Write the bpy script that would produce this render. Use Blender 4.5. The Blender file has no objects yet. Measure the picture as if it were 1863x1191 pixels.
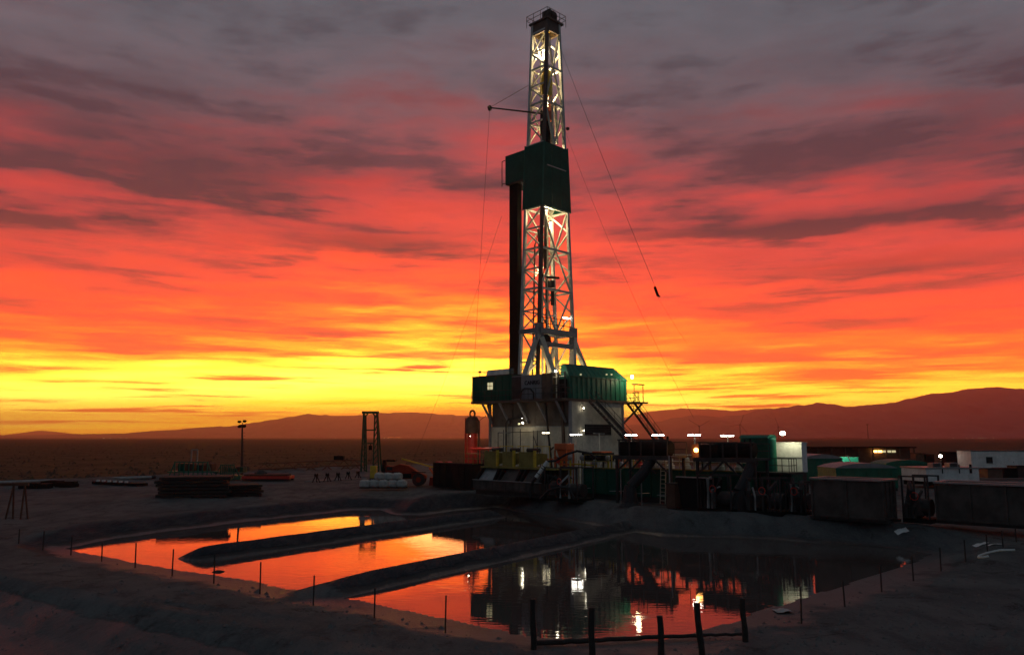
import bpy, bmesh, math, random
import numpy as np
from mathutils import Vector, Matrix, noise as mnoise
random.seed(7); rng = np.random.default_rng(7)
PI = math.pi; R = math.radians
scene = bpy.context.scene
COL = scene.collection

# ------------------------------------------------------------------ camera
F_PX, PITCH, CAM_Z = 1462.0, math.atan(199.5/1462.0), 5.45
cam_data = bpy.data.cameras.new('camera')
cam = bpy.data.objects.new('camera', cam_data); COL.objects.link(cam)
cam.location = (0, 0, CAM_Z); cam.rotation_euler = (PI/2+PITCH, 0, 0)
cam_data.sensor_width = 36; cam_data.lens = 36*F_PX/1863
cam_data.clip_start = 0.2; cam_data.clip_end = 60000
scene.camera = cam
def ray(px, py):
    a, b = (px-931.5)/F_PX, (595.5-py)/F_PX
    return Vector((a, math.cos(PITCH)-b*math.sin(PITCH), math.sin(PITCH)+b*math.cos(PITCH)))
def gp(px, py, z=0.0):            # the point of a level surface that is seen at a photo position
    d = ray(px, py); t = (z-CAM_Z)/d.z
    return Vector((d.x*t, d.y*t, z))
def at(px, py, Y):                # the point seen there at a distance
    d = ray(px, py); t = Y/d.y
    return Vector((d.x*t, Y, CAM_Z+d.z*t))
def azel(px, py):
    d = ray(px, py).normalized()
    return math.degrees(math.atan2(d.x, d.y)), math.degrees(math.asin(d.z))

# ------------------------------------------------------------------ node helper
class S:
    """a socket with arithmetic"""
    def __init__(s, nt, sock): s.nt, s.k = nt, sock
    def _m(s, op, *a, clamp=False):
        n = s.nt.nodes.new('ShaderNodeMath'); n.operation = op; n.use_clamp = clamp
        for i, v in enumerate((s,)+a):
            if isinstance(v, S): s.nt.links.new(v.k, n.inputs[i])
            else: n.inputs[i].default_value = v
        return S(s.nt, n.outputs[0])
    def __add__(s, o): return s._m('ADD', o)
    __radd__ = __add__
    def __sub__(s, o): return s._m('SUBTRACT', o)
    def __rsub__(s, o): return (s*-1)+o
    def __mul__(s, o): return s._m('MULTIPLY', o)
    __rmul__ = __mul__
    def __truediv__(s, o): return s._m('DIVIDE', o)
    def __pow__(s, o): return s._m('POWER', o)
    def max(s, o): return s._m('MAXIMUM', o)
    def min(s, o): return s._m('MINIMUM', o)
    def exp(s): return s._m('EXPONENT')
    def clamp(s): return s._m('ADD', 0.0, clamp=True)
    def step(s, lo, hi, a=0.0, b=1.0):
        n = s.nt.nodes.new('ShaderNodeMapRange'); n.interpolation_type = 'SMOOTHSTEP'
        s.nt.links.new(s.k, n.inputs[0])
        for i, v in enumerate((lo, hi, a, b)): n.inputs[i+1].default_value = v
        return S(s.nt, n.outputs[0])
def comb(nt, x, y, z=0.0):
    n = nt.nodes.new('ShaderNodeCombineXYZ')
    for i, v in enumerate((x, y, z)):
        if isinstance(v, S): nt.links.new(v.k, n.inputs[i])
        else: n.inputs[i].default_value = v
    return S(nt, n.outputs[0])
def noise(nt, vec, scale=1.0, detail=4, rough=0.5, dist=0.0, lac=2.0):
    n = nt.nodes.new('ShaderNodeTexNoise')
    if vec is not None: nt.links.new(vec.k, n.inputs['Vector'])
    n.inputs['Scale'].default_value = scale; n.inputs['Detail'].default_value = detail
    n.inputs['Roughness'].default_value = rough; n.inputs['Distortion'].default_value = dist
    n.inputs['Lacunarity'].default_value = lac
    return S(nt, n.outputs[0])
def ramp(nt, fac, stops, interp='LINEAR'):
    n = nt.nodes.new('ShaderNodeValToRGB'); r = n.color_ramp; r.interpolation = interp
    while len(r.elements) < len(stops): r.elements.new(0.5)
    for e, (p, c) in zip(r.elements, stops): e.position = p; e.color = (*c, 1)
    nt.links.new(fac.k, n.inputs[0]); return S(nt, n.outputs[0])
def mixc(nt, f, a, b, mode='MIX'):
    n = nt.nodes.new('ShaderNodeMix'); n.data_type = 'RGBA'; n.blend_type = mode; n.clamp_factor = True
    for i, v in ((0, f), (6, a), (7, b)):
        if isinstance(v, S): nt.links.new(v.k, n.inputs[i])
        elif i == 0: n.inputs[0].default_value = v
        else: n.inputs[i].default_value = (*v, 1)
    return S(nt, n.outputs[2])

SKY_BIG = 5.0
# (elevation, radiance): red runs past what the picture can show near the glow
def _s(r, g, b): return (r/8, g/8, b/8)
SKY_STOPS = [(0.0, _s(3.7, 1.1, .04)), (0.9, _s(4.5, 2.7, .08)), (2.4, _s(4.9, 3.9, .40)), (4.4, _s(4.7, 2.4, .14)), (5.8, _s(4.4, .88, .05)), (7.2, _s(3.6, .32, .04)), (8.8, _s(1.9, .155, .05)),
             (12.0, _s(1.02, .100, .066)), (16.0, _s(.74, .082, .075)), (18.8, _s(.44, .090, .095)), (21.0, _s(.27, .105, .115)), (24.0, _s(.172, .136, .156)), (28.0, _s(.142, .148, .172)), (40.0, _s(.10, .115, .135))]
SHADE_STOPS = [(0.0, _s(2.6, .45, .03)), (2.6, _s(2.1, .42, .05)), (5.0, _s(1.5, .21, .06)), (7.5, _s(.85, .11, .06)), (10.5, _s(.38, .068, .055)), (14.0, _s(.125, .046, .052)), (20.0, _s(.088, .052, .064)), (26.0, _s(.080, .079, .095)), (40.0, _s(.07, .07, .08))]
CLOUDS = [(650, 452, 215, 27, 1.0), (60, 175, 420, 110, .42), (230, 290, 400, 75, .52), (420, 340, 220, 50, .3), (110, 545, 230, 40, .5), (60, 420, 250, 40, .35),
          (1290, 428, 170, 15, .7), (1500, 405, 190, 15, .75), (1640, 492, 280, 20, .85), (1810, 385, 220, 26, .5), (1620, 275, 400, 70, .55), (1820, 220, 320, 100, .42), (1330, 130, 300, 90, .42), (1100, 310, 120, 30, .25),
          (790, 655, 75, 15, 1.0), (1330, 645, 150, 17, .9), (1610, 668, 190, 16, .8), (1760, 600, 150, 34, .5), (600, 603, 130, 10, .6), (870, 598, 110, 9, .6), (1250, 575, 160, 12, .6), (290, 708, 80, 8, .6), (230, 630, 130, 10, .5)]

# ------------------------------------------------------------------ sky: dusk with a lit cloud deck
SUN_AZ, SUN_EL = azel(835, 745)
world = bpy.data.worlds.new('World'); scene.world = world; world.use_nodes = True
nt = world.node_tree; nt.nodes.clear()
tc = nt.nodes.new('ShaderNodeTexCoord'); sep = nt.nodes.new('ShaderNodeSeparateXYZ')
nt.links.new(tc.outputs['Generated'], sep.inputs[0])
sx, sy, sz = (S(nt, sep.outputs[i]) for i in range(3))
DEG = 180/PI
el = sz._m('ARCSINE')*DEG
az = sx._m('ARCTAN2', sy)*DEG
elp = el.max(0.0)
v = (elp+3.0)._m('LOGARITHM', math.e)             # streaks pack closer towards the horizon
# cloud noises in azimuth / elevation space
wob = noise(nt, comb(nt, az*0.035, v*1.6), 1.0, 3, 0.5)-0.5
n_big = noise(nt, comb(nt, az*0.026+3.1, v*2.1+wob*0.5), 1.0, 4, 0.55)-0.5
n_mid = noise(nt, comb(nt, az*0.075+17.3, v*7.0+wob*1.1), 1.0, 4, 0.55)-0.5
n_fine = noise(nt, comb(nt, az*0.13+5.7, v*17.0+wob*2.0), 1.0, 4, 0.6)-0.5
n_puff = noise(nt, comb(nt, az*0.085+2.0, elp*0.24+9.0), 1.0, 7, 0.62, 0.5)-0.5
# lit colour by height; red runs past 1 towards the glow, as the bright sky does
t = elp + n_big*SKY_BIG + n_mid*(elp*0.34+0.6).min(5.5)*1.9 + n_fine*(elp*0.16+0.8).min(2.6)*2.2 + (az._m('ABSOLUTE')-4.0).max(0.0)*0.0
t = t + (az-3.0).max(0.0)*0.075 + (az*-1.0-8.0).max(0.0)*0.045 - ((((az+5.0)/13.0)._m('ABSOLUTE')**2)*-1.0).exp()*1.25
T = 40.0
lit = ramp(nt, (t/T).clamp(), [(p/T, c) for p, c in SKY_STOPS])
scale_n = nt.nodes.new('ShaderNodeVectorMath'); scale_n.operation = 'SCALE'
nt.links.new(lit.k, scale_n.inputs[0]); scale_n.inputs['Scale'].default_value = 8.0
lit = S(nt, scale_n.outputs[0])
# unlit cloud bodies
shade = ramp(nt, (elp/T).clamp(), [(p/T, c) for p, c in SHADE_STOPS])
sc2 = nt.nodes.new('ShaderNodeVectorMath'); sc2.operation = 'SCALE'
nt.links.new(shade.k, sc2.inputs[0]); sc2.inputs['Scale'].default_value = 8.0
shade = S(nt, sc2.outputs[0])
dens = n_puff*1.15 + n_big*0.5 + n_mid*1.3 + n_fine*elp.step(10, 24, 1.0, 0.45) + elp.step(7, 20, -0.03, 0.10)
cov = (n_mid*1.0+n_fine*0.9).step(0.0, 0.20)*elp.step(1.0, 9.0, 1.0, 0.40)*elp.step(0.2, 1.4)
azw, elw = az+n_puff*5.0+n_mid*4, elp+n_puff*1.3+n_mid*2.2+n_fine*1.8
cvec = comb(nt, azw, elw)
for (px, py, rx, ry, s) in CLOUDS:
    a0, e0 = azel(px, py); ra, re = rx/25.5, ry/25.5
    ma = nt.nodes.new('ShaderNodeVectorMath'); ma.operation = 'MULTIPLY_ADD'; nt.links.new(cvec.k, ma.inputs[0])
    ma.inputs[1].default_value = (1/ra, 1/re, 0); ma.inputs[2].default_value = (-a0/ra, -e0/re, 0)
    dt = nt.nodes.new('ShaderNodeVectorMath'); dt.operation = 'DOT_PRODUCT'
    nt.links.new(ma.outputs[0], dt.inputs[0]); nt.links.new(ma.outputs[0], dt.inputs[1])
    pw = nt.nodes.new('ShaderNodeMath'); pw.operation = 'POWER'; pw.inputs[0].default_value = math.exp(-1); nt.links.new(dt.outputs['Value'], pw.inputs[1])
    dens = S(nt, pw.outputs[0])._m('MULTIPLY_ADD', s*0.62, dens)
cov = (cov*0.8 + dens.step(-0.12, 0.86)*0.97).clamp()
sky = mixc(nt, cov, lit, shade)
sky = mixc(nt, elp.step(5.0, 14.0)*0.55, sky, mixc(nt, 1.0, sky, ramp(nt, (n_fine*0.9+n_puff*0.8+n_mid*0.5+0.5).clamp(), [(0.25, (0.62, 0.60, 0.62)), (0.5, (1, 1, 1)), (0.75, (1.0, 1.0, 1.0))]), 'MULTIPLY'))
# away from the afterglow the deck is plain dusk grey
n_sky = nt.nodes.new('ShaderNodeTexSky'); n_sky.sky_type = 'NISHITA'; n_sky.sun_disc = False
n_sky.sun_elevation = R(0.5); n_sky.sun_rotation = R(SUN_AZ)
sc3 = nt.nodes.new('ShaderNodeVectorMath'); sc3.operation = 'SCALE'
nt.links.new(n_sky.outputs[0], sc3.inputs[0]); sc3.inputs['Scale'].default_value = 0.05
dusk = mixc(nt, 0.85, S(nt, sc3.outputs[0]), (0.090, 0.118, 0.148))
dusk = mixc(nt, (n_puff*1.4+n_big).step(-0.1, 0.5)*0.6, dusk, (0.050, 0.062, 0.074))
glow = ((az-SUN_AZ)._m('ABSOLUTE')).step(34.0, 68.0, 1.0, 0.0)*elp.step(27.0, 45.0, 1.0, 0.0)
sky = mixc(nt, glow, dusk, sky)
bg = nt.nodes.new('ShaderNodeBackground'); bg.inputs['Strength'].default_value = 1.0
nt.links.new(sky.k, bg.inputs['Color'])
wo = nt.nodes.new('ShaderNodeOutputWorld'); nt.links.new(bg.outputs[0], wo.inputs['Surface'])
world.cycles.sampling_method = 'MANUAL'; world.cycles.sample_map_resolution = 512

# ------------------------------------------------------------------ sun: just gone behind the hills, a last weak ember light
sd = bpy.data.lights.new('sun', 'SUN'); sd.energy = 0.12; sd.angle = R(12); sd.color = (1.0, 0.42, 0.16)
sun = bpy.data.objects.new('sun', sd); COL.objects.link(sun)
sun.rotation_euler = Vector((math.sin(R(SUN_AZ)), math.cos(R(SUN_AZ)), math.tan(R(2.0)))).to_track_quat('Z', 'Y').to_euler()
vs = scene.view_settings
scene.display_settings.display_device = 'sRGB'
vs.view_transform = 'Standard'; vs.look = 'None'; vs.exposure = 0.0; vs.gamma = 1.0; vs.use_curve_mapping = False
cy = scene.cycles
cy.use_denoising = True; cy.use_adaptive_sampling = True; cy.adaptive_threshold = 0.02; cy.light_sampling_threshold = 0.02; cy.max_bounces = 4; cy.diffuse_bounces = 2; cy.glossy_bounces = 2
cy.transmission_bounces = 2; cy.volume_bounces = 0; cy.sample_clamp_indirect = 6.0; cy.caustics_reflective = False

# ------------------------------------------------------------------ materials
MATS = {}
def mat(name, color, rough=0.6, metal=0.0, wear=0.25, scale=1.5, emit=None, strength=0.0, dirt=(0.10, 0.085, 0.07), bump=0.0, spec=0.5):
    """a painted or bare surface with uneven tone, grime and a little relief"""
    if name in MATS: return MATS[name]
    m = bpy.data.materials.new(name); m.use_nodes = True; nt = m.node_tree
    b = nt.nodes['Principled BSDF']
    co = nt.nodes.new('ShaderNodeTexCoord'); vec = S(nt, co.outputs['Object'])
    if emit:
        b.inputs['Base Color'].default_value = (*color, 1)
        b.inputs['Emission Color'].default_value = (*emit, 1); b.inputs['Emission Strength'].default_value = strength
    else:
        n1 = noise(nt, vec, scale, 6, 0.6); n2 = noise(nt, vec, scale*5.3, 4, 0.65)
        tone = mixc(nt, n1.step(0.3, 0.7), tuple(c*(1-wear*0.7) for c in color), tuple(min(1, c*(1+wear*0.5)) for c in color))
        c = mixc(nt, (n2*0.6+n1*0.5).step(0.55, 0.75)*wear, tone, dirt)
        nt.links.new(c.k, b.inputs['Base Color'])
        nt.links.new((n2.step(0.3, 0.7, max(0.05, rough-0.12), min(1, rough+0.15))).k, b.inputs['Roughness'])
        if bump:
            bp = nt.nodes.new('ShaderNodeBump'); bp.inputs['Strength'].default_value = bump; bp.inputs['Distance'].default_value = 0.03
            nt.links.new(n2.k, bp.inputs['Height']); nt.links.new(bp.outputs[0], b.inputs['Normal'])
    b.inputs['Metallic'].default_value = metal; b.inputs['Specular IOR Level'].default_value = spec
    MATS[name] = m; return m

def tag(o, label=None, cat=None, group=None, kind=None):
    for k, val in (('label', label), ('category', cat), ('group', group), ('kind', kind)):
        if val: o[k] = val
    return o
def mesh_obj(name, verts, faces, m, parent=None, smooth=False):
    me = bpy.data.meshes.new(name); me.from_pydata([tuple(q) for q in verts], [], faces); me.update()
    if smooth: me.polygons.foreach_set('use_smooth', [True]*len(me.polygons))
    if m: me.materials.append(m if not isinstance(m, str) else MATS[m])
    o = bpy.data.objects.new(name, me); COL.objects.link(o)
    if parent: o.parent = parent
    return o

# ------------------------------------------------------------------ terrain
WATER = -1.3
def seg_dist(X, Y, a, b):
    ax, ay = a; bx, by = b; dx, dy = bx-ax, by-ay; L = dx*dx+dy*dy
    tt = np.clip(((X-ax)*dx+(Y-ay)*dy)/L, 0, 1)
    return np.hypot(X-(ax+tt*dx), Y-(ay+tt*dy)), tt
def poly_sd(X, Y, P):
    d = np.full(X.shape, 1e9); inside = np.zeros(X.shape, bool)
    for i in range(len(P)):
        a, b = P[i], P[(i+1) % len(P)]
        d = np.minimum(d, seg_dist(X, Y, a, b)[0])
        cond = ((a[1] > Y) != (b[1] > Y)) & (X < (b[0]-a[0])*(Y-a[1])/((b[1]-a[1]) or 1e-9)+a[0])
        inside ^= cond
    return np.where(inside, -d, d)
def sm(x, a, b):
    tt = np.clip((x-a)/(b-a), 0, 1); return tt*tt*(3-2*tt)
_g = rng.random((257, 257))
def vnoise(X, Y):
    X = np.asarray(X); Y = np.asarray(Y)
    xi = np.floor(X).astype(int); yi = np.floor(Y).astype(int); fx = X-xi; fy = Y-yi
    fx = fx*fx*(3-2*fx); fy = fy*fy*(3-2*fy)
    xi %= 256; yi %= 256
    return (_g[xi, yi]*(1-fx)*(1-fy)+_g[xi+1, yi]*fx*(1-fy)+_g[xi, yi+1]*(1-fx)*fy+_g[xi+1, yi+1]*fx*fy)-0.5
def fbm(X, Y, o=4):
    r = 0; a = 1.0
    for i in range(o): r = r+a*vnoise(X*2**i+13.7*i, Y*2**i+7.3*i); a *= 0.5
    return r
BENCH = -1.02                       # the near side of the pit lies lower than the pad
shore_px = [(118, 997), (214, 978), (322, 964), (465, 946), (560, 936), (643, 927), (690, 927), (722, 936), (770, 936), (830, 928), (900, 922),
            (960, 934), (1050, 950), (1130, 963), (1200, 974), (1379, 979), (1522, 989), (1640, 998), (1690, 1008), (1640, 1028), (1535, 1065),
            (1400, 1102), (1300, 1136), (1200, 1164), (1080, 1163), (940, 1152), (850, 1130), (760, 1111), (680, 1096), (600, 1082), (480, 1060), (388, 1044), (240, 1020)]
SHORE = [tuple(gp(x, y, WATER).xy) for x, y in shore_px]
PAD_EDGE = [tuple(gp(x, y, 0).xy) for x, y in ((-400, 905), (0, 884), (280, 868), (600, 851), (800, 843))]
EDGE = [tuple(gp(x, y, BENCH).xy) for x, y in ((-500, 930), (-150, 1015), (0, 1050), (200, 1098), (460, 1160), (620, 1200), (700, 1225))]
BERM1 = ((-17.4, 47.0), (-9.2, 59.6), (-2.0, 70.0))
BERM2 = ((-9.6, 34.4), (5.8, 57.4), (9.7, 63.2))
def RUTS(X, Y):                       # wheel tracks along the near bank
    r = 0
    for (a, c, ph) in (((-34.0, 40.0), (6.0, 16.5), 0.0), ((-30.0, 41.5), (10.0, 19.5), 2.0), ((6.0, 17.0), (34.0, 44.0), 4.0), ((10.0, 17.0), (40.0, 40.0), 1.0)):
        dx, dy = c[0]-a[0], c[1]-a[1]; L = math.hypot(dx, dy)
        q = ((X-a[0])*dy-(Y-a[1])*dx)/L; al = ((X-a[0])*dx+(Y-a[1])*dy)/L
        q = q+0.7*np.sin(al*0.16+ph)
        for o_ in (-0.85, 0.85): r = r-0.075*np.exp(-((q-o_)/0.22)**2)+0.035*np.exp(-((np.abs(q-o_)-0.42)/0.16)**2)
    return r*(0.6+0.8*np.clip(fbm(X*0.3, Y*0.3, 2)+0.4, 0, 1))
def height(X, Y):
    X = np.asarray(X, float); Y = np.asarray(Y, float)
    w = 0.40*fbm(X*0.35, Y*0.35, 3)
    s = poly_sd(X, Y, SHORE) + w
    ds = []
    for lo_, hi_ in ((0, 8), (8, 18), (18, len(SHORE))):
        q = np.full(X.shape, 1e9)
        for i in range(lo_, hi_): q = np.minimum(q, seg_dist(X, Y, SHORE[i], SHORE[(i+1) % len(SHORE)])[0])
        ds.append(1/(q+0.6)**4)
    wA, wB, nearw = (q/(ds[0]+ds[1]+ds[2]) for q in ds)
    top = wA*(-0.50-WATER)+wB*(0-WATER)+nearw*(BENCH-WATER)
    wid = wA*2.8+wB*3.0+nearw*6.0
    z = np.where(s > 0, WATER+top*sm(s/wid, -0.02, 1.0)+wA*0.5*sm(s, 5, 20)+nearw*0.3*sm(s, 25, 60), WATER-1.2*sm(-s, 0.0, 2.2)-0.02)
    b = np.maximum(s, 0)
    for BM, hw, crest, fade in ((BERM1, 1.45, 0.64, 3.0), (BERM2, 1.5, 0.55, 6.0)):
        d = np.full(X.shape, 1e9); tot = np.zeros(X.shape)
        for i in range(2):
            di, ti = seg_dist(X, Y, BM[i], BM[i+1]); d = np.minimum(d, di)
        along = (X-BM[0][0])*0.56+(Y-BM[0][1])*0.83
        d = d + 0.18*fbm(X*0.6+9, Y*0.6, 3)
        if BM is BERM2: cr = crest*sm(along, -1.5, fade)+0.02
        else: cr = crest
        hgt = WATER + cr - (cr+0.0)*(np.clip(d, 0, 99)/hw)**1.45
        hgt = np.maximum(hgt, -2.5)
        z = np.maximum(z, hgt)
    # low lip of spoil along the far-left bank and rough bench
    z = z + 0.14*np.exp(-((s-3.4)/0.8)**2)*(1-nearw)
    z = z + (0.10-0.05*nearw)*fbm(X*0.22, Y*0.22, 4)*sm(s, 1.5, 6) + 0.035*fbm(X*1.1, Y*1.1, 4)*sm(s, 0.3, 2) + RUTS(X, Y)*nearw*sm(s, 3, 5) + 0.05*np.clip(fbm(X*2.3+3, Y*2.3, 2)-0.25, 0, 1)*sm(s, 0.3, 2)
    # the bench drops towards the viewer on the left
    de = np.full(X.shape, 1e9); sgn = np.ones(X.shape)
    for i in range(len(EDGE)-1):
        a, c = EDGE[i], EDGE[i+1]; dd, _ = seg_dist(X, Y, a, c)
        cr = (c[0]-a[0])*(Y-a[1])-(c[1]-a[1])*(X-a[0])
        up = dd < de; sgn = np.where(up, np.sign(cr), sgn); de = np.minimum(de, dd)
    side = -sgn*de + 0.35*fbm(X*0.45, Y*0.45+5, 3)        # > 0 towards the camera
    z = z - 1.1*sm(side, 0.0, 3.0) + 0.12*np.exp(-((side+0.5)/0.5)**2)
    # berm along the edge of the pad, beyond it the open desert
    dp = np.full(X.shape, 1e9)
    for i in range(len(PAD_EDGE)-1): dp = np.minimum(dp, seg_dist(X, Y, PAD_EDGE[i], PAD_EDGE[i+1])[0])
    z = z + 0.55*np.exp(-(dp/1.6)**2)*(1+0.8*fbm(X*0.2, Y*0.2, 2))
    far = np.hypot(X, Y)
    z = z + sm(far, 150, 900)*fbm(X*0.004, Y*0.004, 3)*1.5
    return z
def axis(lo, f0, f1, hi, step, g=1.13):
    a = list(np.arange(f0, f1+1e-6, step)); s = step; x = f1
    while x < hi: s *= g; x += s; a.append(x)
    s = step; x = f0; left = []
    while x > lo: s *= g; x -= s; left.append(x)
    return np.array(left[::-1]+a)
gx = axis(-14000, -36, 36, 14000, 0.26); gy = axis(-60, 17, 78, 24000, 0.26)
GX, GY = np.meshgrid(gx, gy); GZ = height(GX, GY)
nx, ny = len(gx), len(gy)
V = np.stack([GX.ravel(), GY.ravel(), GZ.ravel()], 1)
I = (np.arange(ny-1)[:, None]*nx+np.arange(nx-1)[None, :]).ravel()
Fq = np.stack([I, I+1, I+nx+1, I+nx], 1)
me = bpy.data.meshes.new('ground'); me.from_pydata(V.tolist(), [], Fq.tolist()); me.update()
me.polygons.foreach_set('use_smooth', [True]*len(me.polygons))
ground = bpy.data.objects.new('ground', me); COL.objects.link(ground); tag(ground, kind='structure')
ground['label'] = 'bare grey dirt drilling pad with a lined pit, open desert beyond'
s_sh = poly_sd(GX, GY, SHORE)
liner = sm(s_sh, 3.6, 3.1)+0*GX
# liner covers the far and side banks; the near bank is bare dirt
near = sm((GY-(30-0.3*GX))*1.0, -2, 4)
nearshore = np.full(GX.shape, 1e9)
for i in range(20, len(SHORE)-1): nearshore = np.minimum(nearshore, seg_dist(GX, GY, SHORE[i], SHORE[i+1])[0])
liner = sm(3.0-s_sh + 0.5*fbm(GX*0.4, GY*0.4, 2), 0, 0.7)*(1-sm(5.5-nearshore, 0, 1.0)*(s_sh > -0.3))
neb = np.full(GX.shape, 1e9)
for i in range(11, 18): neb = np.minimum(neb, seg_dist(GX, GY, SHORE[i], SHORE[i+1])[0])
liner = liner*(1-0.8*sm(4.0-neb, 0, 1.5)*sm(s_sh, 0.2, 1.0))       # the bank below the tanks is silted over
padm = poly_sd(GX, GY, PAD_EDGE+[(60, 150), (400, 150), (400, -100), (-300, -100), (-300, 60)])
padm = sm(-padm, -1.5, 1.5)
for nme, arr in (('liner', liner), ('pad', padm)):
    at_ = me.attributes.new(nme, 'FLOAT', 'POINT'); at_.data.foreach_set('value', arr.ravel().astype(np.float32))
m = bpy.data.materials.new('ground_dirt'); m.use_nodes = True; nt = m.node_tree; b = nt.nodes['Principled BSDF']
ge = nt.nodes.new('ShaderNodeNewGeometry'); P = S(nt, ge.outputs['Position'])
se = nt.nodes.new('ShaderNodeSeparateXYZ'); nt.links.new(P.k, se.inputs[0]); Pz = S(nt, se.outputs[2])
def attr(nt, n):
    a = nt.nodes.new('ShaderNodeAttribute'); a.attribute_name = n; return S(nt, a.outputs['Fac'])
a_l, a_p = attr(nt, 'liner'), attr(nt, 'pad')
mp = nt.nodes.new('ShaderNodeMapping'); mp.inputs['Rotation'].default_value = (0, 0, R(25)); mp.inputs['Scale'].default_value = (1, 0.35, 1)
nt.links.new(P.k, mp.inputs[0]); PS = S(nt, mp.outputs[0])
d1 = noise(nt, P, 0.16, 4, 0.6); d2 = noise(nt, PS, 0.9, 4, 0.65); d3 = noise(nt, P, 7.0, 3, 0.7); d4 = noise(nt, P, 28.0, 2, 0.7)
dirt = mixc(nt, d1.step(0.35, 0.65), (0.128, 0.134, 0.130), (0.188, 0.194, 0.186))
dirt = mixc(nt, d2.step(0.42, 0.68)*0.55, dirt, (0.062, 0.066, 0.068))
dirt = mixc(nt, d3.step(0.45, 0.75)*0.5, dirt, (0.215, 0.225, 0.222))
dirt = mixc(nt, d4.step(0.60, 0.72)*0.6, dirt, (0.08, 0.07, 0.06))
dark = noise(nt, P, 0.55, 4, 0.6, 0.8).step(0.56, 0.66)*d3.step(0.40, 0.55)
dirt = mixc(nt, dark*0.75, dirt, (0.055, 0.048, 0.042))
scrub = mixc(nt, noise(nt, P, 0.05, 4, 0.7).step(0.4, 0.65), (0.105, 0.068, 0.04), (0.07, 0.048, 0.028))
sp = noise(nt, P, 0.4, 4, 0.7)
scrub = mixc(nt, sp.step(0.50, 0.62)*0.8, scrub, (0.035, 0.028, 0.016))
base = mixc(nt, a_p, scrub, dirt)
ln = noise(nt, PS, 2.2, 3, 0.6); ln2 = noise(nt, P, 0.5, 4, 0.6)
liner_c = mixc(nt, ln.step(0.35, 0.7), (0.022, 0.027, 0.033), (0.038, 0.043, 0.050))
liner_c = mixc(nt, ln2.step(0.5, 0.75)*0.6, liner_c, (0.075, 0.072, 0.07))
stain = (Pz + (ln2-0.5)*0.35 + (ln-0.5)*0.12).step(WATER+0.18, WATER+0.28, 1.0, 0.0)
liner_c = mixc(nt, stain*0.5, liner_c, (0.09, 0.075, 0.065))
base = mixc(nt, a_l, base, liner_c)
wet = (Pz + (ln2-0.5)*0.30).step(WATER+0.05, WATER+0.14, 1.0, 0.0)*a_p
base = mixc(nt, wet*0.6, base, (0.075, 0.055, 0.048))
nt.links.new(base.k, b.inputs['Base Color'])
rg = 0.95-wet*0.45-a_l*0.22*(1-stain)
nt.links.new(rg.k, b.inputs['Roughness'])
spc = wet*0.30+a_l*0.12+0.05
nt.links.new(spc.k, b.inputs['Specular IOR Level'])
bp = nt.nodes.new('ShaderNodeBump'); bp.inputs['Strength'].default_value = 0.9; bp.inputs['Distance'].default_value = 0.20
mp2 = nt.nodes.new('ShaderNodeMapping'); mp2.inputs['Rotation'].default_value = (0, 0, R(-56)); mp2.inputs['Scale'].default_value = (2.2, 0.45, 1)
nt.links.new(P.k, mp2.inputs[0]); wrk = noise(nt, S(nt, mp2.outputs[0]), 1.0, 4, 0.6, 1.2)
hgt = (d3*0.9+d2*0.8+d4*0.3)*(1-a_l)*a_p*(1-wet*0.6) + wrk*a_l*2.0*(1-stain*0.6) + sp*(1-a_p)*4
nt.links.new(hgt.k, bp.inputs['Height']); nt.links.new(bp.outputs[0], b.inputs['Normal'])
me.materials.append(m)

# water
wx0, wy0 = np.min(SHORE, 0)-3; wx1, wy1 = np.max(SHORE, 0)+3
cx, cyw = (wx0+wx1)/2, (wy0+wy1)/2
water_poly = []
for (x, y) in SHORE:
    dv = Vector((x-cx, y-cyw)); dv = dv*(1+1.6/dv.length); water_poly.append((cx+dv.x, cyw+dv.y, WATER))
m = bpy.data.materials.new('pit_water'); m.use_nodes = True; nt = m.node_tree; b = nt.nodes['Principled BSDF']
b.inputs['Base Color'].default_value = (0.060, 0.046, 0.042, 1); b.inputs['Roughness'].default_value = 0.02; WB = b
b.inputs['IOR'].default_value = 1.333; b.inputs['Specular IOR Level'].default_value = 0.5
ge = nt.nodes.new('ShaderNodeNewGeometry'); P = S(nt, ge.outputs['Position'])
mp = nt.nodes.new('ShaderNodeMapping'); mp.inputs['Rotation'].default_value = (0, 0, R(20)); mp.inputs['Scale'].default_value = (0.5, 1.6, 1)
nt.links.new(P.k, mp.inputs[0]); PW = S(nt, mp.outputs[0])
r1 = noise(nt, PW, 2.2, 3, 0.5); r2 = noise(nt, PW, 0.5, 2, 0.5); calm = noise(nt, P, 0.09, 2, 0.5).step(0.4, 0.6, 0.35, 1.0)
bp = nt.nodes.new('ShaderNodeBump'); bp.inputs['Strength'].default_value = 0.22; bp.inputs['Distance'].default_value = 0.022
scum = noise(nt, P, 0.35, 5, 0.65, 0.6).step(0.56, 0.70)
nt.links.new((scum*0.10+0.012).k, b.inputs['Roughness'])
nt.links.new(mixc(nt, scum*0.7, (0.085, 0.064, 0.056), (0.13, 0.105, 0.09)).k, b.inputs['Base Color'])
nt.links.new(((r1+r2*0.8)*calm).k, bp.inputs['Height']); nt.links.new(bp.outputs[0], b.inputs['Normal'])
wobj = mesh_obj('pond_water', water_poly, [list(range(len(water_poly)))], m)
tag(wobj, 'still brown pit water mirroring the red sky', kind='structure')

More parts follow.
